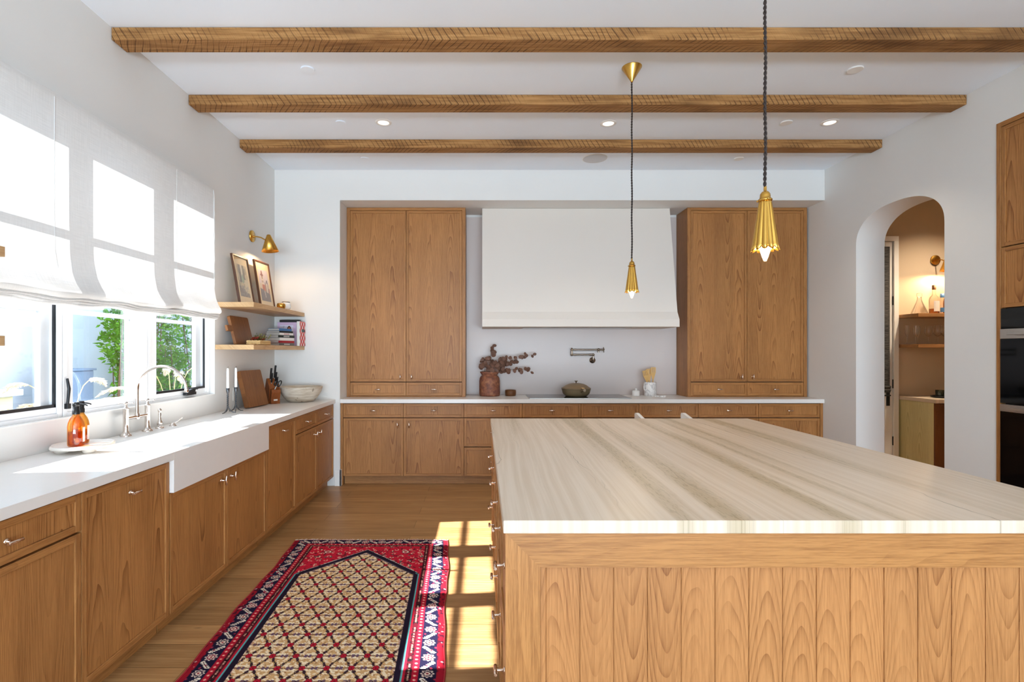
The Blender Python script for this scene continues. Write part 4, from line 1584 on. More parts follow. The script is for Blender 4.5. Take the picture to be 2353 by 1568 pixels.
# ------------------------------------------------------------------ lower shelf
def lower_shelf():
    z = 1.4765
    t = thing('paddle_board', 'brown wooden paddle board leaning on the wall behind the seagrass basket', 'cutting board', (-2.10, 4.585, z), None, (0, math.radians(-14), 0))
    m = MB()
    pts = []
    hw, hh, r = 0.17, 0.25, 0.015
    for cx_, cz_, a0 in ((hw - r, r, -PI / 2), (hw - r, hh - r, 0), (-hw + r, hh - r, PI / 2), (-hw + r, r, PI)):
        for k in range(5):
            a = a0 + PI / 2 * k / 4
            pts.append((cx_ + r * math.cos(a), cz_ + r * math.sin(a)))
    m.prism(pts, 'x', 0, 0.024)
    m.build('slab', 'aged_board', t, 0.002, 2, local=True)
    MB().box(0.002, 0.022, -0.17 - 0.085, -0.1705, 0.115, 0.165).build('grip', 'aged_board', t, 0.003, local=True)
    # basket with dried peppers and herbs
    bx_, by_ = -1.975, 4.62
    t = thing('seagrass_basket', 'low woven seagrass basket tray at the front of the lower shelf', 'basket', (bx_, by_, z), None, (0, 0, 0.12))
    m = MB()
    L, W = 0.30, 0.115
    m.box(-W / 2 + 0.012, W / 2 - 0.012, -L / 2 + 0.012, L / 2 - 0.012, 0.001, 0.012)
    m.build('base', 'basket', t, local=True)
    m = MB()
    per = []
    for i in range(18): per.append((W / 2 - 0.008, -L / 2 + L * i / 17))
    for i in range(1, 7): per.append((W / 2 - 0.008 - (W - 0.016) * i / 7, L / 2))
    for i in range(18): per.append((-W / 2 + 0.008, L / 2 - L * i / 17))
    for i in range(1, 7): per.append((-W / 2 + 0.008 + (W - 0.016) * i / 7, -L / 2))
    for k, (x, y) in enumerate(per):
        for lev in range(2):
            m.ball((x, y, 0.012 + 0.017 * lev), 0.0115, 8, 6, sq=(1, 1, 0.9 + 0.15 * ((k + lev) % 2)))
    m.build('woven_rim', 'basket', t, local=True)
    rot = Matrix.Rotation(0.12, 3, 'Z')
    rng = random.Random(5)
    for k in range(9):
        y = -0.12 + 0.018 * k + rng.uniform(-0.01, 0.01)
        p = Vector((bx_, by_, z)) + rot @ Vector((rng.uniform(-0.03, 0.035), y, 0.042 + rng.uniform(0, 0.022)))
        a = rng.uniform(0, 6.28)
        d = Vector((math.cos(a) * 0.5, math.sin(a), rng.uniform(-0.05, 0.3))).normalized()
        q = thing('dried_pepper', 'wrinkled dark red dried pepper heaped at the near end of the seagrass basket', 'pepper', p, 'dried peppers in the basket')
        MB().tube([p - d * 0.028, p - d * 0.02, p, p + d * 0.02, p + d * 0.034], [0.003, 0.0085, 0.0095, 0.006, 0.0012], 8).build('pod', 'chili', q)
        MB().tube([p - d * 0.028, p - d * 0.04 + Vector((0, 0, 0.004))], 0.0016, 5).build('stem', 'stalk', q)
    m = MB()
    hb = Vector((bx_, by_, z)) + rot @ Vector((0, 0.03, 0.03))
    for k in range(46):
        a = rng.uniform(0, 6.28)
        d = Vector((0.5 * math.cos(a), math.sin(a), rng.uniform(0.25, 1.1))).normalized()
        p = hb + rot @ Vector((rng.uniform(-0.03, 0.03), rng.uniform(-0.06, 0.09), 0))
        L = rng.uniform(0.03, 0.075)
        s = d.cross(Vector((rng.random(), rng.random(), rng.random()))).normalized() * rng.uniform(0.004, 0.009)
        m.tube([p, p + d * L], 0.0008, 4)
        for f in (0.5, 0.75, 1.0):
            c = p + d * L * f
            m.add([c, c + s + d * 0.008, c + d * 0.02, c - s + d * 0.008], [(0, 1, 2, 3)])
    o = m.build('dried_herbs', 'herb')
    tag(o, 'loose bunch of dried olive-brown herbs in the seagrass basket', 'herbs', kind='stuff')

    # stack of books lying flat, spines turned towards the room
    sx_, sy_, rz = -2.00, 5.16, -0.30
    stack = [(0.215, 0.17, 0.026, 'cover_grey', 'white_strip', 'grey-spined book at the bottom of the flat stack on the lower shelf'),
             (0.225, 0.165, 0.022, 'red_paper', None, 'red-spined book lying second from the bottom of the flat stack'),
             (0.22, 0.17, 0.028, 'cover_white', None, 'thick white book lying third from the bottom of the flat stack'),
             (0.23, 0.165, 0.025, 'cover_green', 'white_strip', 'dark green book in the middle of the flat stack'),
             (0.205, 0.16, 0.022, 'cover_white', 'red_strip', 'white book with red lettering on its spine in the flat stack'),
             (0.20, 0.155, 0.018, 'cover_black', None, 'thin dark book lying second from the top of the flat stack'),
             (0.175, 0.14, 0.024, 'cover_blue', None, 'blue book on top of the flat stack, before the pink cookbook')]
    zz = z + 0.0005
    for L, W, T, cov, strip, lab in stack:
        q = thing('book', lab, 'book', (sx_, sy_, zz), 'books stacked flat on the lower shelf', (0, 0, rz + random.uniform(-0.05, 0.05)))
        # local: spine on +x side, long axis y... shorter faces show the page edges
        m = MB()
        m.box(-W / 2, W / 2, -L / 2, L / 2, 0, 0.0022)
        m.box(-W / 2, W / 2, -L / 2, L / 2, T - 0.0022, T)
        m.box(W / 2 - 0.0025, W / 2, -L / 2, L / 2, 0.0022, T - 0.0022)
        m.build('cover', cov, q, local=True)
        MB().box(-W / 2 + 0.004, W / 2 - 0.0026, -L / 2 + 0.004, L / 2 - 0.004, 0.0023, T - 0.0023).build('page_block', 'pages', q, local=True)
        if strip:
            m = MB()
            for i in range(7):
                m.box(W / 2, W / 2 + 0.0004, -0.04 + i * 0.012, -0.032 + i * 0.012, T * 0.3, T * 0.68)
            m.build('lettering', 'cover_white' if strip == 'white_strip' else 'red_paper', q, local=True)
        zz += T + 0.0004

    # standing books against the back wall
    def cover_book(x0, x1, y0, y1, h_, lab, cov, img=None):
        q = thing('cookbook', lab, 'book', ((x0 + x1) / 2, (y0 + y1) / 2, z), 'upright books at the end of the lower shelf')
        m = MB()
        m.box(x0, x1, y0, y0 + 0.002, z, z + h_)
        m.box(x0, x1, y1 - 0.002, y1, z, z + h_)
        m.box(x1 - 0.002, x1, y0 + 0.002, y1 - 0.002, z, z + h_)
        m.build('cover', cov, q)
        MB().box(x0 + 0.003, x1 - 0.0022, y0 + 0.0022, y1 - 0.0022, z + 0.003, z + h_ - 0.003).build('page_block', 'pages', q)
        if img is not None:
            o = grid_print('front_print', 'print', img, lambda a, b: (x0 + (x1 - x0) * a, y0 - 0.0006, z + h_ * b), q, local=False)
        return q
    nu, nv = 100, 120
    u, v = uvgrid(nu, nv)
    im = np.ones((nv, nu, 3)) * lin((214, 186, 214))
    paint(im, (u > 0.14) & (u < 0.82) & (v > 0.30) & (v < 0.88), (222, 216, 232))
    for k in range(4):
        ln = (np.abs(v - (0.83 - 0.055 * k)) < 0.010) & (u > 0.17) & (u < 0.40 - 0.03 * (k % 2))
        paint(im, ln & (vnoise(u * 60, v * 9, 3) > 0.25), (92, 84, 104), 0.8)
    paint(im, ((u - 0.61) / 0.105) ** 2 + ((v - 0.70) / 0.145) ** 2 < 1, (52, 30, 26))
    paint(im, ((u - 0.61) / 0.062) ** 2 + ((v - 0.715) / 0.085) ** 2 < 1, (186, 122, 92))
    paint(im, (np.abs(u - 0.61) < 0.2) & (v < 0.585) & (v > 0.30) & (np.abs(u - 0.61) < 0.08 + (0.585 - v) * 1.6), (58, 104, 160))
    paint(im, (np.abs(u - 0.62) < 0.2) & (v < 0.32) & (v > 0.14), (176, 140, 150))
    cover_book(-2.115, -1.917, 5.395, 5.418, 0.245, 'pink cookbook standing upright with a woman in blue on its cover', 'cover_white', im)
    cover_book(-2.105, -1.8985, 5.425, 5.462, 0.272, 'black cookbook standing behind the pink one at the end of the lower shelf', 'cover_black')
    nu, nv = 90, 130
    u, v = uvgrid(nu, nv)
    im = np.ones((nv, nu, 3)) * lin((236, 226, 220))
    a = np.floor((u * 0.165 + v * 0.25) / 0.036)
    b = np.floor((u * 0.165 - v * 0.25) / 0.036 + 0.5)
    paint(im, (a % 2 == 0) & (b % 2 == 0), (190, 26, 42))
    paint(im, ((a % 2 == 0) ^ (b % 2 == 0)), (224, 128, 124))
    paint(im, (((u - 0.62) / 0.3) ** 2 + ((v - 0.63) / 0.07) ** 2 < 1), (80, 92, 92))
    q = thing('gingham_cookbook', 'red and white gingham cookbook at the very end of the lower shelf', 'book', (-1.883, 5.43, z), 'upright books at the end of the lower shelf')
    x0, x1, y0, y1, h_ = -1.8975, -1.868, 5.345, 5.512, 0.252
    m = MB()
    m.box(x0, x0 + 0.002, y0, y1, z, z + h_)
    m.box(x1 - 0.002, x1, y0, y1, z, z + h_)
    m.box(x0 + 0.002, x1 - 0.002, y0, y0 + 0.002, z, z + h_)
    m.build('cover', 'cover_white', q)
    MB().box(x0 + 0.0022, x1 - 0.0022, y0 + 0.0022, y1 - 0.003, z + 0.003, z + h_ - 0.003).build('page_block', 'pages', q)
    grid_print('cover_print', 'print', im, lambda a_, b_: (x1 + 0.0006, y0 + (y1 - y0) * a_, z + h_ * b_), q, local=False)


lower_shelf()


# ------------------------------------------------------------------ things on the back worktop
def back_things():
    z = ZT1 + 0.0005
    vx, vy = 0.084, 5.945
    t = thing('clay_vase', 'rust-coloured clay vase with flared lip holding dried branches', 'vase', (vx, vy, z))
    MB().lathe([(0.108, 0.0), (0.116, 0.006), (0.119, 0.03), (0.118, 0.17), (0.112, 0.205), (0.098, 0.226), (0.088, 0.232), (0.088, 0.238), (0.104, 0.258), (0.110, 0.274), (0.104, 0.275), (0.088, 0.25), (0.084, 0.22), (0.10, 0.19), (0.09, 0.03), (0.0, 0.02)], (vx, vy, z), 48).build('body', 'rust', t)
    rng = random.Random(11)
    branches = [((0.02, -0.01), (0.02, -0.02, 0.56), 0), ((0.05, 0.0), (0.47, -0.05, 0.47), 1), ((0.04, -0.03), (0.45, -0.10, 0.285), 2), ((-0.04, -0.02), (-0.04, -0.05, 0.43), 3),
                ((0.0, -0.04), (0.20, -0.12, 0.43), 4), ((0.05, -0.02), (0.30, -0.06, 0.40), 5), ((0.02, -0.05), (0.12, -0.13, 0.38), 6)]
    bl_ = ['tallest upright dried eucalyptus branch in the rust vase', 'dried eucalyptus branch reaching up and out towards the cooktop', 'lowest dried eucalyptus branch drooping towards the cooktop',
           'dried eucalyptus branch on the cupboard side of the rust vase', 'dried eucalyptus branch in the middle front of the rust vase', 'dried eucalyptus branch between the middle one and the longest reaching one',
           'short dried eucalyptus branch at the front lip of the rust vase']
    for (ox, oy), (tx, ty, tz), k in branches:
        base = Vector((vx + ox * 0.5, vy + oy * 0.5, z + 0.06))
        lip = Vector((vx + ox * 1.3, vy + oy, z + 0.27))
        tip = Vector((vx + tx, vy + ty, z + tz))
        mid = lip * 0.45 + tip * 0.55 + Vector((-0.02, 0, 0.05))
        pts = [base, lip]
        for i in range(1, 9):
            f = i / 8
            pts.append(lip * (1 - f) ** 2 + mid * 2 * f * (1 - f) + tip * f * f)
        q = thing('eucalyptus_branch', bl_[k], 'branch', base, 'dried branches in the vase')
        MB().tube(pts, [0.0032] * 2 + [0.003 - 0.0022 * i / 8 for i in range(1, 9)], 6).build('twig', 'twig', q)
        m = MB()
        npair = 9
        for i in range(npair * 2):
            f = 0.12 + 0.88 * (i // 2) / (npair - 1)
            c = lip * (1 - f) ** 2 + mid * 2 * f * (1 - f) + tip * f * f
            tng = ((mid - lip) * (1 - f) + (tip - mid) * f).normalized()
            a = rng.uniform(0, 6.28)
            pr = Vector((math.cos(a), math.sin(a) * 0.8, rng.uniform(-0.7, 0.5))).normalized()
            pr = (pr * 0.9 + tng * 0.4).normalized()
            r = rng.uniform(0.022, 0.033) * (1.08 - 0.35 * f)
            cc = c + pr * (r + rng.uniform(0.004, 0.022))
            nrm = Vector((rng.uniform(-0.8, 0.8), -1, rng.uniform(-0.7, 0.7))).normalized()
            e1 = (pr - nrm * pr.dot(nrm)).normalized()
            e2 = nrm.cross(e1)
            n = 9
            ring = [cc + e1 * r * 1.1 * math.cos(2 * PI * j / n) + e2 * r * 0.9 * math.sin(2 * PI * j / n) - nrm * 0.003 for j in range(n)]
            m.add([cc + nrm * 0.002] + ring, [(0, 1 + j, 1 + (j + 1) % n) for j in range(n)], 0, True)
            m.tube([c, cc - e1 * r], 0.0009, 4)
        m.build('leaves', 'leaf_brown', q)
    t = thing('wooden_cup', 'small dark wooden bowl between the rust vase and the cooktop', 'bowl', (0.323, 5.95, z))
    MB().lathe([(0.054, 0.0), (0.060, 0.004), (0.063, 0.03), (0.062, 0.066), (0.056, 0.067), (0.054, 0.02), (0.0, 0.014)], (0.323, 5.95, z), 36).build('shell', 'walnut_and_shaded_oak', t)
    t = thing('induction_cooktop', 'flat black glass cooktop set on the back worktop under the hood', 'cooktop', (1.05, 5.83, z))
    MB().box(0.503, 1.595, 5.572, 6.07, z, z + 0.007).build('rim', 'steel', t, 0.001)
    MB().box(0.508, 1.590, 5.578, 6.065, z + 0.0071, z + 0.0086).build('glass_top', 'hob_glass', t)
    # pan
    px_, py_, pz = 1.043, 5.80, z + 0.009
    t = thing('lidded_pan', 'olive-brown lidded pan on the black cooktop', 'pan', (px_, py_, pz))
    MB().lathe([(0.105, 0.0), (0.122, 0.006), (0.146, 0.03), (0.156, 0.065), (0.160, 0.082), (0.163, 0.084), (0.162, 0.087), (0.15, 0.084), (0.0, 0.08)], (px_, py_, pz), 52).build('body', 'sage', t)
    lid = MB().lathe([(0.160, 0.0885), (0.160, 0.0915), (0.145, 0.099), (0.115, 0.122), (0.08, 0.137), (0.04, 0.144), (0.0, 0.146)], (px_, py_, pz), 52).build('lid', 'sage_lid', t)
    MB().lathe([(0.006, 0.145), (0.006, 0.160), (0.018, 0.166), (0.021, 0.171), (0.0, 0.173)], (px_, py_, pz), 24).build('knob', 'aged_nickel', lid)
    h = MB()
    h.tube([(px_ + 0.03, py_ - 0.155, pz + 0.06), (px_ + 0.036, py_ - 0.185, pz + 0.075), (px_ + 0.037, py_ - 0.205, pz + 0.083)], [0.013, 0.012, 0.014], 12)
    h.tube([(px_ + 0.037, py_ - 0.205, pz + 0.083), (px_ + 0.037, py_ - 0.29, pz + 0.085)], [0.014, 0.015], 12)
    h.build('pan_handle', 'sage', t)
    s = MB().box(px_ + 0.025, px_ + 0.055, py_ - 0.2, py_ - 0.16, pz + 0.097, pz + 0.104).build('spatula_rest', 'bamboo', t, 0.002)
    # pot filler
    wx, wy, wz = 1.288, YA - 0.015, 1.317
    t = thing('pot_filler', 'aged nickel folding pot filler on the stone backsplash above the cooktop', 'tap', (wx, wy, wz))
    m = MB()
    m.lathe([(0.036, 0), (0.036, 0.004), (0.03, 0.009), (0.016, 0.013), (0.014, 0.05), (0.0, 0.052)], (wx, wy, wz), 30, (0, -1, 0))
    m.build('flange', 'aged_nickel', t)
    yc = wy - 0.05
    m = MB()
    m.cyl((wx, yc, wz - 0.005), (wx, yc, wz + 0.05), 0.0095, n=14)
    m.ball((wx, yc, wz + 0.064), 0.016, 14, 9)
    m.ball((wx, yc, wz + 0.005), 0.014, 14, 9)
    za = wz + 0.064
    xl = 1.04
    m.cyl((wx, yc, za), (xl, yc, za), 0.0095, n=14)
    m.lathe([(0.012, 0), (0.012, 0.03)], (wx - 0.05, yc, za), 14, (1, 0, 0))
    m.lathe([(0.0115, 0), (0.0115, 0.03)], (xl + 0.02, yc, za), 14, (1, 0, 0))
    m.build('lower_arm', 'aged_nickel', t)
    m = MB()
    zb_ = za + 0.058
    m.ball((xl, yc, za), 0.0155, 14, 9)
    m.ball((xl, yc, zb_), 0.0155, 14, 9)
    m.cyl((xl, yc, za), (xl, yc, zb_), 0.011, n=14)
    m.ball((xl, yc, zb_ + 0.018), 0.007, 10, 7)
    m.build('elbow', 'aged_nickel', t)
    m = MB()
    xe = 1.405
    m.cyl((xl, yc, zb_), (xe - 0.04, yc, zb_), 0.0095, n=14)
    m.lathe([(0.0115, 0), (0.0115, 0.03)], (xl + 0.02, yc, zb_), 14, (1, 0, 0))
    m.ball((xe - 0.055, yc, zb_), 0.018, 14, 9)
    m.cyl((xe - 0.055, yc, zb_ - 0.032), (xe - 0.055, yc, zb_), 0.009, n=12)
    m.cyl((xe - 0.055, yc, zb_), (xe, yc, zb_), 0.0105, n=12)
    m.build('upper_arm', 'aged_nickel', t)
    m = MB()
    m.ball((xe + 0.004, yc, zb_), 0.011, 12, 8)
    for a in range(4):
        d = Vector((0, math.sin(a * PI / 2 + 0.3), math.cos(a * PI / 2 + 0.3)))
        c = Vector((xe + 0.004, yc, zb_))
        m.tube([c, c + d * 0.026], [0.006, 0.0045], 8)
        m.ball(c + d * 0.028, 0.006, 8, 6)
    m.build('cross_handle', 'aged_nickel', t)
    # white pots and crock
    t = thing('sugar_pot', 'small white lidded ceramic pot beside the cooktop corner', 'pot', (1.755, 5.96, z))
    MB().lathe([(0.038, 0.0), (0.042, 0.003), (0.042, 0.046), (0.041, 0.048), (0.0, 0.048)], (1.755, 5.96, z), 30).build('body', 'white_ceramic', t)
    l_ = MB().lathe([(0.042, 0.0485), (0.042, 0.055), (0.03, 0.06), (0.012, 0.062), (0.010, 0.066), (0.014, 0.076), (0.010, 0.083), (0.0, 0.084)], (1.755, 5.96, z), 30).build('lid', 'white_ceramic', t)
    cx, cy = 1.915, 5.95
    t = thing('utensil_crock', 'white veined marble crock with a handle holding bamboo utensils', 'crock', (cx, cy, z))
    MB().lathe([(0.064, 0.0), (0.067, 0.003), (0.067, 0.155), (0.064, 0.158), (0.058, 0.156), (0.056, 0.02), (0.0, 0.015)], (cx, cy, z), 40).build('body', 'white_marble', t)
    MB().tube([(cx - 0.062, cy - 0.03, z + 0.145), (cx - 0.08, cy - 0.035, z + 0.14), (cx - 0.083, cy - 0.035, z + 0.1), (cx - 0.08, cy - 0.035, z + 0.07), (cx - 0.062, cy - 0.03, z + 0.065)], 0.006, 8).build('handle', 'white_marble', t)

    def utensil(bx_, tipx, tipz, ytip, wid, nslot, lab):
        b0 = Vector((cx + bx_, cy, z + 0.03))
        tip = Vector((tipx, ytip, tipz))
        d = (tip - b0).normalized()
        e = Vector((d.z, 0, -d.x)).normalized()
        q = thing('bamboo_spatula', lab, 'utensil', b0, 'bamboo utensils in the crock')
        m = MB()
        L = (tip - b0).length
        neck = b0 + d * (L - 0.13)
        m.tube([b0, neck], [0.006, 0.007], 8)
        m.build('shaft', 'bamboo', q)
        # blade with open slots: prongs joined at the root and tip
        m = MB()
        th = Vector((0, 0.0025, 0))
        npr = nslot + 1
        pw = wid / (npr + nslot * 0.35)
        root0 = neck - d * 0.01
        root1 = neck + d * 0.07

        def quadbox(a, b, c, dd):
            vs = [p + s for s in (-th, th) for p in (a, b, c, dd)]
            m.add(vs, [(3, 2, 1, 0), (4, 5, 6, 7), (0, 1, 5, 4), (1, 2, 6, 5), (2, 3, 7, 6), (3, 0, 4, 7)])
        quadbox(root0 - e * 0.008, root0 + e * 0.008, root1 + e * wid / 2, root1 - e * wid / 2)
        for k in range(npr):
            x0 = -wid / 2 + k * pw * 1.35
            quadbox(root1 + e * x0, root1 + e * (x0 + pw), tip + e * (x0 + pw) - d * 0.012, tip + e * x0 - d * 0.012)
        quadbox(tip - d * 0.012 - e * wid / 2, tip - d * 0.012 + e * wid / 2, tip + e * wid / 2 * 0.92, tip - e * wid / 2 * 0.92)
        m.build('blade', 'bamboo', q)
    utensil(-0.01, 1.845, 1.205, 5.92, 0.062, 3, 'bamboo slotted turner leaning towards the cooktop in the marble crock')
    utensil(0.0, 1.895, 1.222, 5.955, 0.055, 2, 'bamboo spatula in the middle of the marble crock')
    utensil(0.028, 1.945, 1.24, 5.94, 0.058, 2, 'tallest bamboo slotted turner, upright in the marble crock')
    t = thing('spoon_rest', 'small white marble spoon rest lying before the utensil crock', 'spoon rest', (1.98, 5.8, z), None, (0, 0, -0.3))
    MB().lathe([(0.036, 0.0), (0.042, 0.008), (0.042, 0.016), (0.036, 0.016), (0.03, 0.008), (0.0, 0.006)], (0.02, 0, 0), 28).build('dish', 'white_marble', t, local=True)
    MB().box(-0.09, -0.018, -0.012, 0.012, 0.0, 0.014).build('grip', 'white_marble', t, 0.003, local=True)


back_things()


# ------------------------------------------------------------------ counter stool behind the island
def stool():
    x0, x1 = 1.295, 1.715
    ya, yb = 4.02, 4.44
    t = thing('counter_stool', 'white counter stool with sloping arms behind the island', 'stool', ((x0 + x1) / 2, 4.25, 0))
    for x in (x0, x1):
        for (y, zt_) in ((yb - 0.02, 0.66), (ya + 0.02, 0.66)):
            m = MB()
            m.box(x + (0 if x == x0 else -0.028), x + (0.028 if x == x0 else 0), y - 0.018, y + 0.018, 0, zt_)
            m.build('leg', 'white_paint_wood', t, 0.004)
        s = 0.0 if x == x0 else -0.028
        m = MB()
        m.prism([(yb, 0.64), (yb, 0.885), (yb - 0.012, 0.9), (yb - 0.04, 0.9), (ya + 0.02, 0.838), (ya, 0.80), (ya + 0.03, 0.64)], 'x', x + s, x + s + 0.028)
        m.build('arm', 'white_paint_wood', t, 0.005)
    MB().box(x0 + 0.028, x1 - 0.028, ya, yb - 0.03, 0.62, 0.66).build('seat', 'white_paint_wood', t, 0.008)
    MB().box(x0 + 0.028, x1 - 0.028, yb - 0.028, yb - 0.004, 0.66, 0.84).build('backrest', 'white_paint_wood', t, 0.006)
    MB().box(x0 + 0.028, x1 - 0.028, ya + 0.01, ya + 0.035, 0.22, 0.25).build('footrest', 'white_paint_wood', t, 0.004)


stool()


# ------------------------------------------------------------------ rug
def rug():
    W, L = 1.13, 2.75
    nu, nv = 320, 760
    u, v = np.meshgrid(np.linspace(0, W, nu), np.linspace(0, L, nv))     # v from the far end
    s, tt = u, v
    im = np.ones((nv, nu, 3)) * lin((150, 18, 38))
    e = np.minimum(s, W - s)                       # distance from a long edge
    ed = np.minimum(e, tt * 1.0 + 0.03)            # the far end border is a little thinner
    run = np.where(e < tt + 0.03, tt, s)           # coordinate running along the border
    n_ = vnoise(s * 90, tt * 90, 4)
    n3 = vnoise(s * 160, tt * 160, 9)
    # outer red edge with dark and light flecks
    paint(im, (ed < 0.034) & (vnoise(run * 55, ed * 60, 5) > 0.66), (70, 14, 34))
    paint(im, (ed < 0.034) & (vnoise(run * 70, ed * 80, 6) > 0.86), (206, 150, 150))
    # navy main border
    nb = (ed >= 0.034) & (ed < 0.108)
    paint(im, nb, (26, 22, 50))
    c0 = (ed - 0.071)
    per = 0.122
    k = np.floor(run / per)
    r0 = run - (k + 0.28) * per
    rr = np.sqrt(r0 ** 2 + c0 ** 2)
    ang = np.arctan2(c0, r0)
    alt = (k % 2 == 0)
    fl = rr < 0.0255 + 0.004 * np.cos(ang * 8)
    paint(im, nb & fl, (224, 206, 192))
    paint(im, nb & (rr < 0.0205 + 0.003 * np.cos(ang * 8)) & alt, (132, 40, 64))
    paint(im, nb & (rr < 0.0205 + 0.003 * np.cos(ang * 8)) & ~alt, (60, 40, 62))
    paint(im, nb & (rr < 0.0125), (226, 206, 186))
    paint(im, nb & (rr < 0.0065), (150, 50, 64))
    r1 = run - (k + 0.78) * per
    sg = np.where(k % 2 == 0, 1.0, -1.0)
    aa = r1 * 0.74 + sg * c0 * 0.67
    bb = -sg * r1 * 0.67 + c0 * 0.74
    paint(im, nb & (np.abs(aa) < 0.038) & (np.abs(bb) < 0.0085 + 0.0026 * np.sin(aa * 560)), (234, 224, 208))
    paint(im, nb & (np.abs(aa) < 0.030) & (np.abs(bb) < 0.0024), (96, 66, 60))
    paint(im, nb & ~fl & (vnoise(run * 50, ed * 52, 8) > 0.84), (150, 44, 70))
    # red guard stripe with pale rosettes
    gb = (ed >= 0.108) & (ed < 0.138)
    paint(im, gb, (170, 20, 44))
    q = (run / 0.030) % 1 - 0.5
    paint(im, gb & ((q * 0.030) ** 2 + (ed - 0.123) ** 2 < 0.0068 ** 2), (228, 120, 116))
    paint(im, gb & ((q * 0.030) ** 2 + (ed - 0.123) ** 2 < 0.0032 ** 2), (238, 214, 186))
    # dark guard stripe
    db = (ed >= 0.138) & (ed < 0.164)
    paint(im, db, (84, 16, 30))
    paint(im, db & (vnoise(run * 80, ed * 80, 12) > 0.6), (34, 18, 24))
    q = (run / 0.019) % 1 - 0.5
    q2 = (run / 0.038) % 1 - 0.5
    paint(im, db & ((np.abs(q) * 0.019 - 0.004) ** 2 + (ed - 0.151) ** 2 < 0.0036 ** 2) & (n_ > 0.35), (196, 160, 136))
    # field
    inner = ed >= 0.164
    cx = W / 2
    t_ap, t_sh = 0.185, 0.60
    hw = cx - 0.164
    frac = np.clip((tt - t_ap) / (t_sh - t_ap), 0, 1)
    half = hw * frac
    d_in = np.where(tt < t_sh, (half - np.abs(s - cx)) * 0.74, hw - np.abs(s - cx))
    d_in = np.where(tt < t_ap, -1, d_in)
    spand = inner & (d_in < 0)
    paint(im, spand, (194, 26, 52))
    paint(im, spand & (vnoise(s * 46, tt * 46, 21) > 0.8), (96, 20, 36))
    paint(im, spand & (vnoise(s * 58 + 3, tt * 58, 22) > 0.86), (226, 176, 150))
    paint(im, spand & (np.abs(vnoise(s * 26 + 3, tt * 26, 23) - 0.5) < 0.03), (116, 24, 40))
    paint(im, spand & (vnoise(s * 44 + 3, tt * 40, 25) > 0.9), (60, 96, 90))
    for gx in np.arange(0.2, W - 0.15, 0.062):
        for gy in (0.20, 0.255, 0.32, 0.385, 0.45):
            ox, oy = 0.012 * math.sin(gx * 77 + gy * 31), 0.012 * math.cos(gx * 53 + gy * 91)
            rr = np.sqrt((s - gx - ox) ** 2 + (tt - gy - oy) ** 2)
            am = np.arctan2(tt - gy - oy, s - gx - ox)
            open_ = np.abs(am - math.sin(gx * 40 + gy * 60) * 2) > 0.9
            paint(im, spand & (rr < 0.0135) & (rr > 0.0085) & open_, (232, 196, 176), 0.85)
    for sx_ in (cx - 0.27, cx + 0.27):
        rr = np.sqrt((s - sx_) ** 2 + (tt - 0.235) ** 2)
        paint(im, spand & (rr < 0.028), (104, 20, 40))
        paint(im, spand & (rr < 0.022), (226, 200, 180))
        paint(im, spand & (rr < 0.013), (170, 40, 60))
    low = tt > t_sh - 0.01
    paint(im, inner & low & (d_in >= 0) & (d_in < 0.010), (176, 24, 46))
    band = inner & (d_in >= np.where(low, 0.010, 0.0)) & (d_in < 0.046)
    paint(im, band, (30, 18, 38))
    paint(im, inner & ~low & (np.abs(d_in - 0.002) < 0.003) & (n3 > 0.3), (190, 180, 176))
    paint(im, band & low & (np.abs(d_in - 0.0155) < 0.0036), (84, 170, 170))
    paint(im, band & low & (np.abs(d_in - 0.021) < 0.0018), (60, 26, 40))
    paint(im, band & ~low & (np.abs(d_in - 0.040) < 0.002), (120, 110, 120))
    f = inner & (d_in >= 0.046)
    paint(im, f, (208, 166, 114))
    paint(im, f & (d_in < 0.053), (190, 146, 132))
    px_, py_ = 0.108, 0.186
    jit = (vnoise(s * 22, tt * 22, 40) - 0.5) * 0.05
    a = (s - cx) / px_ + tt / py_ + jit
    b = (s - cx) / px_ - tt / py_ + jit
    da = np.abs(a - np.round(a))
    dbb = np.abs(b - np.round(b))
    dl = np.minimum(da, dbb)
    rowp = tt / (py_ / 2)
    dr = np.abs(rowp - np.round(rowp)) * py_ / 2
    dmx = np.maximum(da, dbb)
    cl = vnoise(s * 105, tt * 130, 31)
    cl2 = vnoise(s * 150, tt * 190, 33)
    # cream flower heads clustered along the rows and under the vines
    paint(im, f & (dr > 0.005) & (dr < 0.021) & (cl > 0.36), (240, 224, 192))
    paint(im, f & (dl > 0.09) & (dl < 0.24) & (cl > 0.46), (238, 220, 186))
    paint(im, f & (cl2 > 0.78), (170, 122, 78))
    # brown line along each row
    paint(im, f & (dr < 0.0026) & (cl2 > 0.12), (96, 66, 46))
    # lattice vines with paired leaves
    paint(im, f & (dl < 0.030) & (cl2 > 0.1), (44, 54, 42))
    lf = np.abs(dmx - 0.30) < 0.105
    lump = np.sin((a - b) * PI * 5) * 0.018
    paint(im, f & (dl < 0.082 + lump) & lf & (cl2 > 0.16), (54, 30, 42))
    # red flower at every crossing
    A, B = np.round(a), np.round(b)
    xs_ = (A + B) / 2 * px_ + cx
    ys_ = (A - B) / 2 * py_
    rr = np.sqrt((s - xs_) ** 2 + ((tt - ys_) * 0.85) ** 2)
    an = np.arctan2(tt - ys_, s - xs_)
    paint(im, f & (rr < 0.0165 + 0.0015 * np.cos(an * 6)), (78, 18, 30))
    paint(im, f & (rr < 0.0135 + 0.0015 * np.cos(an * 6)), (172, 22, 44))
    paint(im, f & (rr < 0.0035), (64, 16, 30))
    # purple motif between the flowers
    xm = (np.floor(a) + np.floor(b) + 1) / 2 * px_ + cx
    ym = (np.floor(a) - np.floor(b)) / 2 * py_
    dxm, dym = s - xm, tt - ym
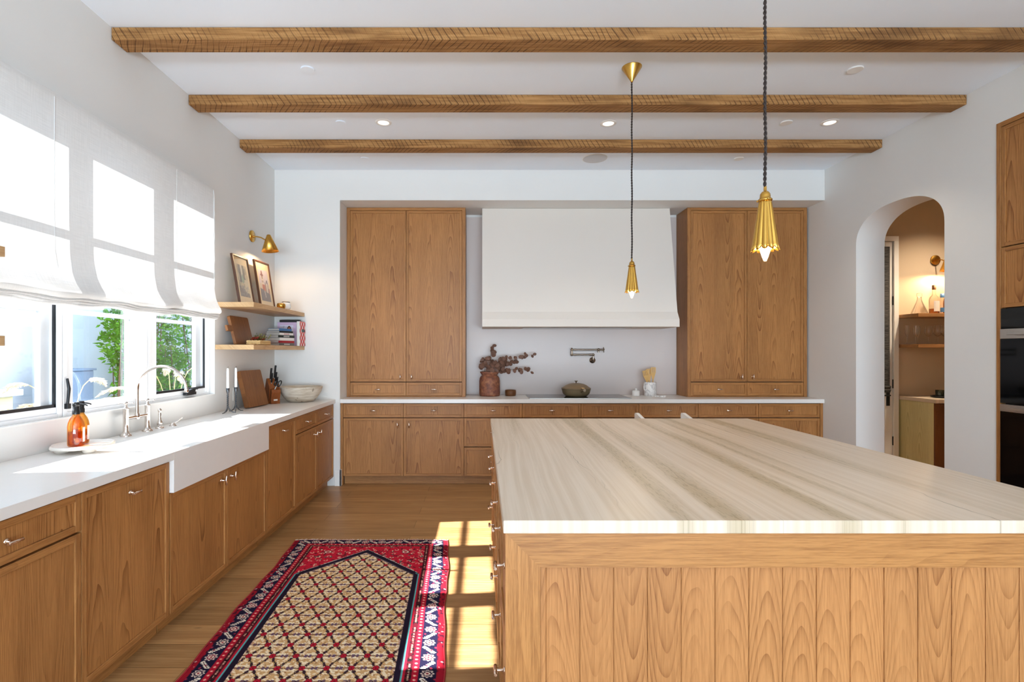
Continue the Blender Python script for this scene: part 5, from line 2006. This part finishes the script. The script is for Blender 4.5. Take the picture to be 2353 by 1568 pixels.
    paint(im, f & (np.abs(np.abs(dxm) - 0.0095) < 0.006) & (np.abs(np.abs(dym) - 0.0055) < 0.0045), (104, 76, 98))
    paint(im, f & (np.abs(dxm) < 0.003) & (np.abs(dym) < 0.004), (60, 40, 50))
    # knots
    im = np.clip(im * (0.9 + 0.2 * n3)[..., None], 0, 1)
    x_far_l, x_far_r = -1.392, -0.252
    x_near_l, x_near_r = -1.317, -0.170

    def P(a_, b_):
        y = 3.905 - L * b_
        k = (3.905 - y) / 1.66
        xl = x_far_l + (x_near_l - x_far_l) * k
        xr = x_far_r + (x_near_r - x_far_r) * k
        x = xl + (xr - xl) * a_
        wob = 0.006 * math.sin(y * 6.0) + 0.003 * math.sin(y * 17)
        return (x + wob * (2 * abs(a_ - 0.5)) ** 6, y + 0.003 * math.sin(x * 9) * (1 - b_), 0.010 - 0.005 * (2 * abs(a_ - 0.5)) ** 24)
    t = thing('patterned_rug', 'red, navy and camel hand-knotted runner rug on the floor beside the island', 'rug', (-0.8, 2.5, 0))
    grid_print('pile', 'rug', im, P, t, local=False)
    t['x'] = 0
    del t['x']
    # selvedge and underside
    m = MB()
    for a_ in (0.0, 1.0):
        m.tube([Vector(P(a_, i / 60)) * 1.0 + Vector((0, 0, -0.0008)) for i in range(61)], 0.0042, 6)
    m.build('selvedge', 'red_paper', t)
    m = MB()
    n = 260
    rng = random.Random(3)
    for i in range(n):
        p = Vector(P(i / (n - 1), 0.0))
        p.z = 0.006
        d = Vector((rng.uniform(-0.007, 0.007), rng.uniform(0.022, 0.045), -0.004))
        m.tube([p, p + d * 0.5 + Vector((0, 0, 0.001)), p + d], [0.0022, 0.0018, 0.001], 4)
    o = m.build('fringe', 'candle', t)
    o['kind'] = 'stuff'


rug()


# ------------------------------------------------------------------ pantry seen through the arch
def pantry():
    PX, PF, PB = 4.76, 5.50, 5.998
    t = thing('pantry_cabinet', 'oak pantry cabinet with side panel coloured as daylit seen through the arch', 'cabinet', (5.4, 5.75, 0))
    MB().box(PX + 0.012, PX + 0.034, PF + 0.02, PB, 0, 0.873).build('side_panel', 'pantry_oak_lit', t, 0.001)
    MB().box(PX + 0.012, PX + 0.034, PF, PF + 0.0195, 0, 0.873).build('stile', 'walnut_and_shaded_oak', t, 0.001)  # stile and doors are oak, darkened to paint in the shade
    MB().box(PX + 0.0345, 6.19, PF + 0.024, PB, 0.0, 0.872).build('carcass', 'dark_inside', t)
    for k in range(2):
        u0 = PX + 0.035 + 0.5 * k
        d = front('-y', u0, u0 + 0.5, 0.09, 0.868, PF + 0.002).build('door', ['walnut_and_shaded_oak', 'walnut_and_shaded_oak', 'walnut_and_shaded_oak'], t, 0.0012, 1)
        m = MB()
        pull(m, (u0 + (0.47 if k == 0 else 0.03), PF + 0.002, 0.75), (0, -1, 0), (0, 0, 1))
        m.build('handle', 'nickel', d)
    o = MB().box(PX, 6.195, PF - 0.015, PB, 0.8735, 0.914).build('pantry_worktop', 'marble', bevel=0.002)
    tag(o, 'pale stone top of the pantry cabinet beyond the arch', 'worktop')
    for z, lab in ((1.838, 'upper oak shelf of the pantry, holding the decanter and bottles'), (1.50, 'lower oak shelf of the pantry, holding the stemmed glasses')):
        o = MB().box(PX, 6.195, 5.70, PB, z - 0.038, z).build('pantry_shelf', 'shelf_oak_x', bevel=0.0015)
        tag(o, lab, 'shelf', 'pantry shelves')
    sconce((5.20, 5.999, 2.47), -PI / 2 + 0.0, 'brass cone wall sconce in the pantry, partly behind the arch edge', 14.0)
    # decanter and bottles
    z = 1.8385
    x, y = 4.905, 5.86
    t = thing('decanter', 'clear conical glass decanter on the upper pantry shelf', 'decanter', (x, y, z))
    MB().lathe([(0.074, 0.0), (0.078, 0.004), (0.074, 0.02), (0.03, 0.13), (0.021, 0.165), (0.021, 0.19)], (x, y, z), 32, cap1=False).build('body', 'clear_glass', t, solid=0.002)
    MB().lathe([(0.021, 0.192), (0.027, 0.2), (0.027, 0.225), (0.024, 0.236), (0.0, 0.238)], (x, y, z), 24).build('stopper', 'clear_glass', t)
    x = 5.07
    t = thing('spirit_bottle', 'tall clear spirit bottle with dark cap and white label in the pantry', 'bottle', (x, y, z), 'bottles on the upper pantry shelf')
    MB().lathe([(0.044, 0.0), (0.047, 0.004), (0.047, 0.165), (0.04, 0.19), (0.018, 0.215), (0.0155, 0.235), (0.0155, 0.28)], (x, y, z), 28).build('body', 'clear_glass', t)
    MB().lathe([(0.042, 0.006), (0.0445, 0.01), (0.0445, 0.06), (0.0, 0.06)], (x, y, z), 24).build('spirit', 'whisky', t)
    MB().lathe([(0.018, 0.275), (0.018, 0.325), (0.0, 0.326)], (x, y, z), 20).build('cap', 'walnut_and_shaded_oak', t)

    def wrap(r, z0, z1, mat, par, x, y, a0=-2.2, a1=-0.9):
        vs = []
        for i in range(13):
            a = a0 + (a1 - a0) * i / 12
            for zz in (z0, z1):
                vs.append((x + r * math.cos(a), y + r * math.sin(a), z + zz))
        MB().add(vs, [(2 * i, 2 * i + 2, 2 * i + 3, 2 * i + 1) for i in range(12)], 0, True).build('label', mat, par)
    wrap(0.0478, 0.03, 0.145, 'cover_white', t, x, y, -2.3, -0.8)
    x, y = 5.145, 5.84
    t = thing('spirit_bottle', 'short bottle with blue cap and blue label in the pantry', 'bottle', (x, y, z), 'bottles on the upper pantry shelf')
    MB().lathe([(0.031, 0.0), (0.034, 0.004), (0.034, 0.12), (0.026, 0.145), (0.016, 0.16), (0.016, 0.19)], (x, y, z), 24).build('body', 'clear_glass', t)
    MB().lathe([(0.019, 0.185), (0.019, 0.228), (0.0, 0.229)], (x, y, z), 20).build('cap', 'cover_blue', t)
    wrap(0.0348, 0.02, 0.07, 'cover_blue', t, x, y, -2.8, -0.3)
    x, y = 5.215, 5.85
    t = thing('spirit_bottle', 'dark round-stoppered bottle at the arch edge in the pantry', 'bottle', (x, y, z), 'bottles on the upper pantry shelf')
    MB().lathe([(0.035, 0.0), (0.04, 0.005), (0.04, 0.13), (0.034, 0.17), (0.017, 0.2), (0.017, 0.235)], (x, y, z), 24).build('body', 'whisky', t)
    MB().lathe([(0.022, 0.232), (0.024, 0.24), (0.024, 0.262), (0.016, 0.278), (0.0, 0.282)], (x, y, z), 20).build('stopper', 'black_plastic', t)
    wrap(0.0408, 0.05, 0.12, 'cover_black', t, x, y, -2.6, -0.5)
    # stemmed glasses
    z = 1.5005
    gl = [(4.80, 5.90, 0.021, 0.215, 'champagne flute at the open end of the lower pantry shelf'), (4.865, 5.86, 0.024, 0.215, 'champagne flute second from the open end of the lower pantry shelf'),
          (4.92, 5.90, 0.026, 0.21, 'narrow wine glass third from the open end of the lower pantry shelf'), (5.01, 5.86, 0.038, 0.205, 'round wine glass fourth from the open end of the lower pantry shelf'),
          (5.105, 5.85, 0.044, 0.215, 'large round wine glass fifth from the open end of the lower pantry shelf'), (5.20, 5.87, 0.04, 0.215, 'wine glass at the arch edge on the lower pantry shelf')]
    for x, y, r, h_, lab in gl:
        t = thing('wine_glass', lab, 'wine glass', (x, y, z), 'stemmed glasses on the lower pantry shelf')
        sh = 0.085
        MB().lathe([(max(0.03, r * 0.9), 0.0), (max(0.03, r * 0.9), 0.002), (0.006, 0.006), (0.004, 0.012), (0.004, sh)], (x, y, z), 22).build('foot', 'clear_glass', t)
        MB().lathe([(0.004, sh), (r * 0.6, sh + 0.012), (r * 0.95, sh + 0.04), (r, sh + 0.06), (r * 0.92, sh + 0.09), (r * 0.78, h_)], (x, y, z), 24, cap0=True, cap1=False).build('bowl', 'clear_glass', t)
    # tray of tumblers
    z = 0.9145
    t = thing('bar_tray', 'dark oval tray with tumblers on the pantry counter', 'tray', (5.2, 5.72, z))
    m = MB()
    R = []
    for f, zz in ((0.94, 0.0), (1.0, 0.004), (1.02, 0.02), (0.99, 0.02), (0.96, 0.006)):
        R.append([(5.2 + 0.26 * f * math.cos(2 * PI * i / 40), 5.72 + 0.15 * f * math.sin(2 * PI * i / 40), z + zz) for i in range(40)])
    m.rings(R)
    m.build('tray', 'black', t)
    tl = [(5.03, 5.74, 0.04, 0.075, 'green_glass', 'pale green tumbler at the open end of the bar tray'), (5.12, 5.68, 0.04, 0.07, 'green_glass', 'pale green tumbler in the middle of the bar tray'),
          (5.20, 5.76, 0.035, 0.095, 'clear_glass', 'taller clear tumbler toward the arch edge on the bar tray')]
    for x, y, r, h_, mt, lab in tl:
        t = thing('tumbler', lab, 'tumbler', (x, y, z + 0.0065), 'tumblers on the bar tray')
        MB().lathe([(r * 0.85, 0.0), (r * 0.9, 0.003), (r, h_), (r * 0.93, h_), (r * 0.82, 0.012), (0.0, 0.01)], (x, y, z + 0.0065), 24).build('glass', mt, t)
    # glazed door with woven shade
    r_ = bpy.data.objects.new('door_1', None)
    C.objects.link(r_)
    r_.location = (4.3, 5.98, 0)
    r_['kind'] = 'structure'
    m = MB()
    m.box(3.90, 3.95, 5.945, 5.999, 0, 2.68)
    m.box(4.69, 4.745, 5.945, 5.999, 0, 2.68)
    m.box(3.90, 4.745, 5.945, 5.999, 2.68, 2.735)
    m.build('casing', 'trim', r_, 0.003)
    m = MB()
    m.box(3.955, 4.05, 5.965, 5.998, 0.0, 2.675)
    m.box(4.60, 4.685, 5.965, 5.998, 0.0, 2.675)
    m.box(4.05, 4.60, 5.965, 5.998, 0.0, 0.25)
    m.box(4.05, 4.60, 5.965, 5.998, 2.58, 2.675)
    m.build('leaf', 'trim', r_, 0.002)
    MB().box(4.05, 4.60, 5.98, 5.986, 0.25, 2.58).build('pane', 'pane', r_)
    m = MB()
    for z in (0.35, 1.0, 1.95):
        m.box(4.683, 4.693, 5.955, 5.966, z, z + 0.1)
    m.build('hinge', 'black', r_)
    m = MB()
    m.box(4.615, 4.65, 5.955, 5.966, 0.80, 0.98)
    m.tube([(4.632, 5.955, 0.92), (4.632, 5.925, 0.92), (4.56, 5.922, 0.92)], 0.008, 8)
    m.build('handle', 'black', r_, 0.001)
    t = thing('woven_shade', 'dark woven roman shade hanging on the pantry door', 'blind', (4.33, 5.93, 2.6))
    MB().box(4.06, 4.625, 5.925, 5.932, 0.98, 2.61).build('panel', 'woven', t)
    m = MB()
    for k in range(4):
        m.tube([(4.06, 5.925 - 0.008 * (k % 2), 0.965 + 0.018 * k), (4.625, 5.925 - 0.008 * (k % 2), 0.965 + 0.018 * k)], 0.012, 8)
    m.build('gathered_fold', 'woven', t)

    m = MB()
    m.lathe([(0.046, -0.003), (0.0465, -0.0005)], (5.1, 5.25, H), 32, mat=1)
    m.lathe([(0.046, -0.004), (0.05, -0.008), (0.066, -0.004), (0.068, 0.0)], (5.1, 5.25, H), 36, cap0=False, cap1=False)
    structure('pantry_fill_fixture', m, ['trim', 'downlight'])  # unseen fixture added around the pantry fill lamp
    spot('downlight_and_fill_beam', (5.1, 5.25, H - 0.02), 150.0, (1.0, 0.82, 0.60), 112, 0.05, 0.9)  # lamp added out of view to brighten the pantry



pantry()


# ------------------------------------------------------------------ garden side of the window
def outside():
    o = MB().box(-9.0, XO, -6, 14, -0.3, -0.12).build('ground', 'gravel')
    o['kind'] = 'structure'
    o = MB().box(-5.5, -5.2, -4, 13, -0.12, 2.75).build('wall_garden', 'stucco')
    o['kind'] = 'structure'
    t = thing('garden_pier', 'low cream stucco garden pier with a flat cap outside the near window pane', 'pier', (-4.65, 4.4, -0.12))
    MB().box(-4.95, -4.45, 3.75, 4.95, -0.12, 1.0).build('base', 'cream_stucco', t)
    MB().box(-5.01, -4.39, 3.70, 5.0, 1.0, 1.06).build('cap', 'stucco', t, 0.005)
    t = thing('utility_cabinet', 'grey-blue metal utility cabinet against the garden wall', 'utility cabinet', (-4.7, 5.9, -0.12))
    MB().box(-4.85, -4.55, 5.72, 6.12, -0.12, 1.2).build('case', 'ac_metal', t, 0.01)
    MB().box(-4.86, -4.53, 5.70, 6.14, 1.2, 1.225).build('lid', 'ac_metal', t, 0.004)
    rng = random.Random(2)

    def shrub(name, lab, boxes, n, size, gr):
        cx = sum(b[0] + b[1] for b in boxes) / (2 * len(boxes))
        cy = sum(b[2] + b[3] for b in boxes) / (2 * len(boxes))
        t = thing(name, lab, 'shrub', (cx, cy, -0.12), gr)
        m = MB()
        for b in boxes:
            yy = (b[2] + b[3]) / 2
            for k in range(4):
                p0 = Vector((cx, yy + rng.uniform(-0.1, 0.1), -0.12))
                p1 = Vector((rng.uniform(b[0], b[1]), rng.uniform(b[2], b[3]), b[5] - 0.1))
                m.tube([p0, p0 * 0.5 + p1 * 0.5 + Vector((0, rng.uniform(-0.15, 0.15), 0)), p1], [0.014, 0.01, 0.004], 5)
        m.build('stems', 'bark', t)
        m = MB()
        for _ in range(n):
            b = boxes[rng.randrange(len(boxes))]
            c = Vector((rng.uniform(b[0], b[1]), rng.uniform(b[2], b[3]), rng.uniform(b[4], b[5])))
            mid = Vector(((b[0] + b[1]) / 2, (b[2] + b[3]) / 2, (b[4] + b[5]) / 2))
            d = c - mid
            q = (d.x / (b[1] - b[0])) ** 2 + (d.y / (b[3] - b[2])) ** 2 + (d.z / (b[5] - b[4])) ** 2
            if q > 0.25 + rng.uniform(-0.06, 0.05):
                continue
            a = Vector((rng.gauss(0, 1), rng.gauss(0, 1), rng.gauss(0.2, 0.8))).normalized()
            s = a.cross(Vector((rng.gauss(0, 1), rng.gauss(0, 1), rng.gauss(0, 1)))).normalized()
            L = size * rng.uniform(0.7, 1.3)
            nn = a.cross(s) * L * 0.12
            m.add([c, c + a * L * 0.5 + s * L * 0.22 + nn, c + a * L, c + a * L * 0.5 - s * L * 0.22 + nn], [(0, 1, 2), (0, 2, 3)])
        m.build('foliage', 'leaf', t)
    shrub('climbing_shrub', 'green leafy shrub against the garden wall, in the middle window', [(-4.5, -4.12, 6.0, 6.5, 1.15, 2.0), (-4.5, -4.12, 6.16, 6.72, 0.3, 1.5), (-4.5, -4.12, 6.2, 6.72, 1.6, 2.6)], 4600, 0.075, 'shrubs along the garden wall')
    shrub('climbing_shrub', 'dense green shrub filling the far window', [(-5.1, -4.55, 6.85, 8.2, 0.6, 2.6), (-5.1, -4.55, 7.7, 9.4, 0.3, 2.5), (-5.1, -4.55, 7.3, 8.6, 0.0, 1.6)], 8000, 0.085, 'shrubs along the garden wall')
    for px, py, ang0, lab, hgt in ((-3.35, 4.2, 0.9, 'pampas grass clump with cream plumes outside the middle window', 1.17), (-3.3, 5.55, 0.4, 'pampas grass clump with cream plumes outside the far window', 1.27)):
        t = thing('pampas_grass', lab, 'grass', (px, py, -0.12), 'pampas grass clumps by the window')
        for k in range(6):
            a = ang0 + k * 1.05
            d = Vector((math.cos(a) * 0.5, math.sin(a) * 0.9, 0)).normalized()
            h = hgt * rng.uniform(0.82, 1.0)
            r = 0.30 + 0.1 * rng.random()
            pts = [Vector((px, py, -0.12)) + d * r * (f ** 2) * 1.0 + Vector((0, 0, (h + 0.12) * (1 - (1 - f) ** 1.7))) for f in [i / 8 for i in range(9)]]
            s = MB().tube(pts, 0.004, 5).build('stalk', 'stalk', t)
            m = MB()
            c = pts[-1].copy()
            dv = (pts[-1] - pts[-2]).normalized()
            nj = 40
            for j in range(nj):
                f = j / nj
                dv = (dv + Vector((0, 0, -0.028)) + d * 0.012).normalized()
                c = c + dv * (0.30 / nj)
                for q_ in range(7):
                    aa = rng.uniform(0, 6.28)
                    rd = Vector((math.cos(aa), math.sin(aa), rng.uniform(-0.9, 0.5))).normalized()
                    w_ = 0.045 * math.sin(PI * (0.12 + 0.85 * f)) * rng.uniform(0.6, 1.1)
                    e = c + rd * w_ + dv * rng.uniform(0.02, 0.05) - Vector((0, 0, 0.012))
                    sd_ = rd.cross(dv).normalized() * 0.0035
                    m.add([c - sd_, c + sd_, e + sd_ * 0.6, e - sd_ * 0.6], [(0, 1, 2, 3)])
            m.build('plume', 'plume', t)


outside()
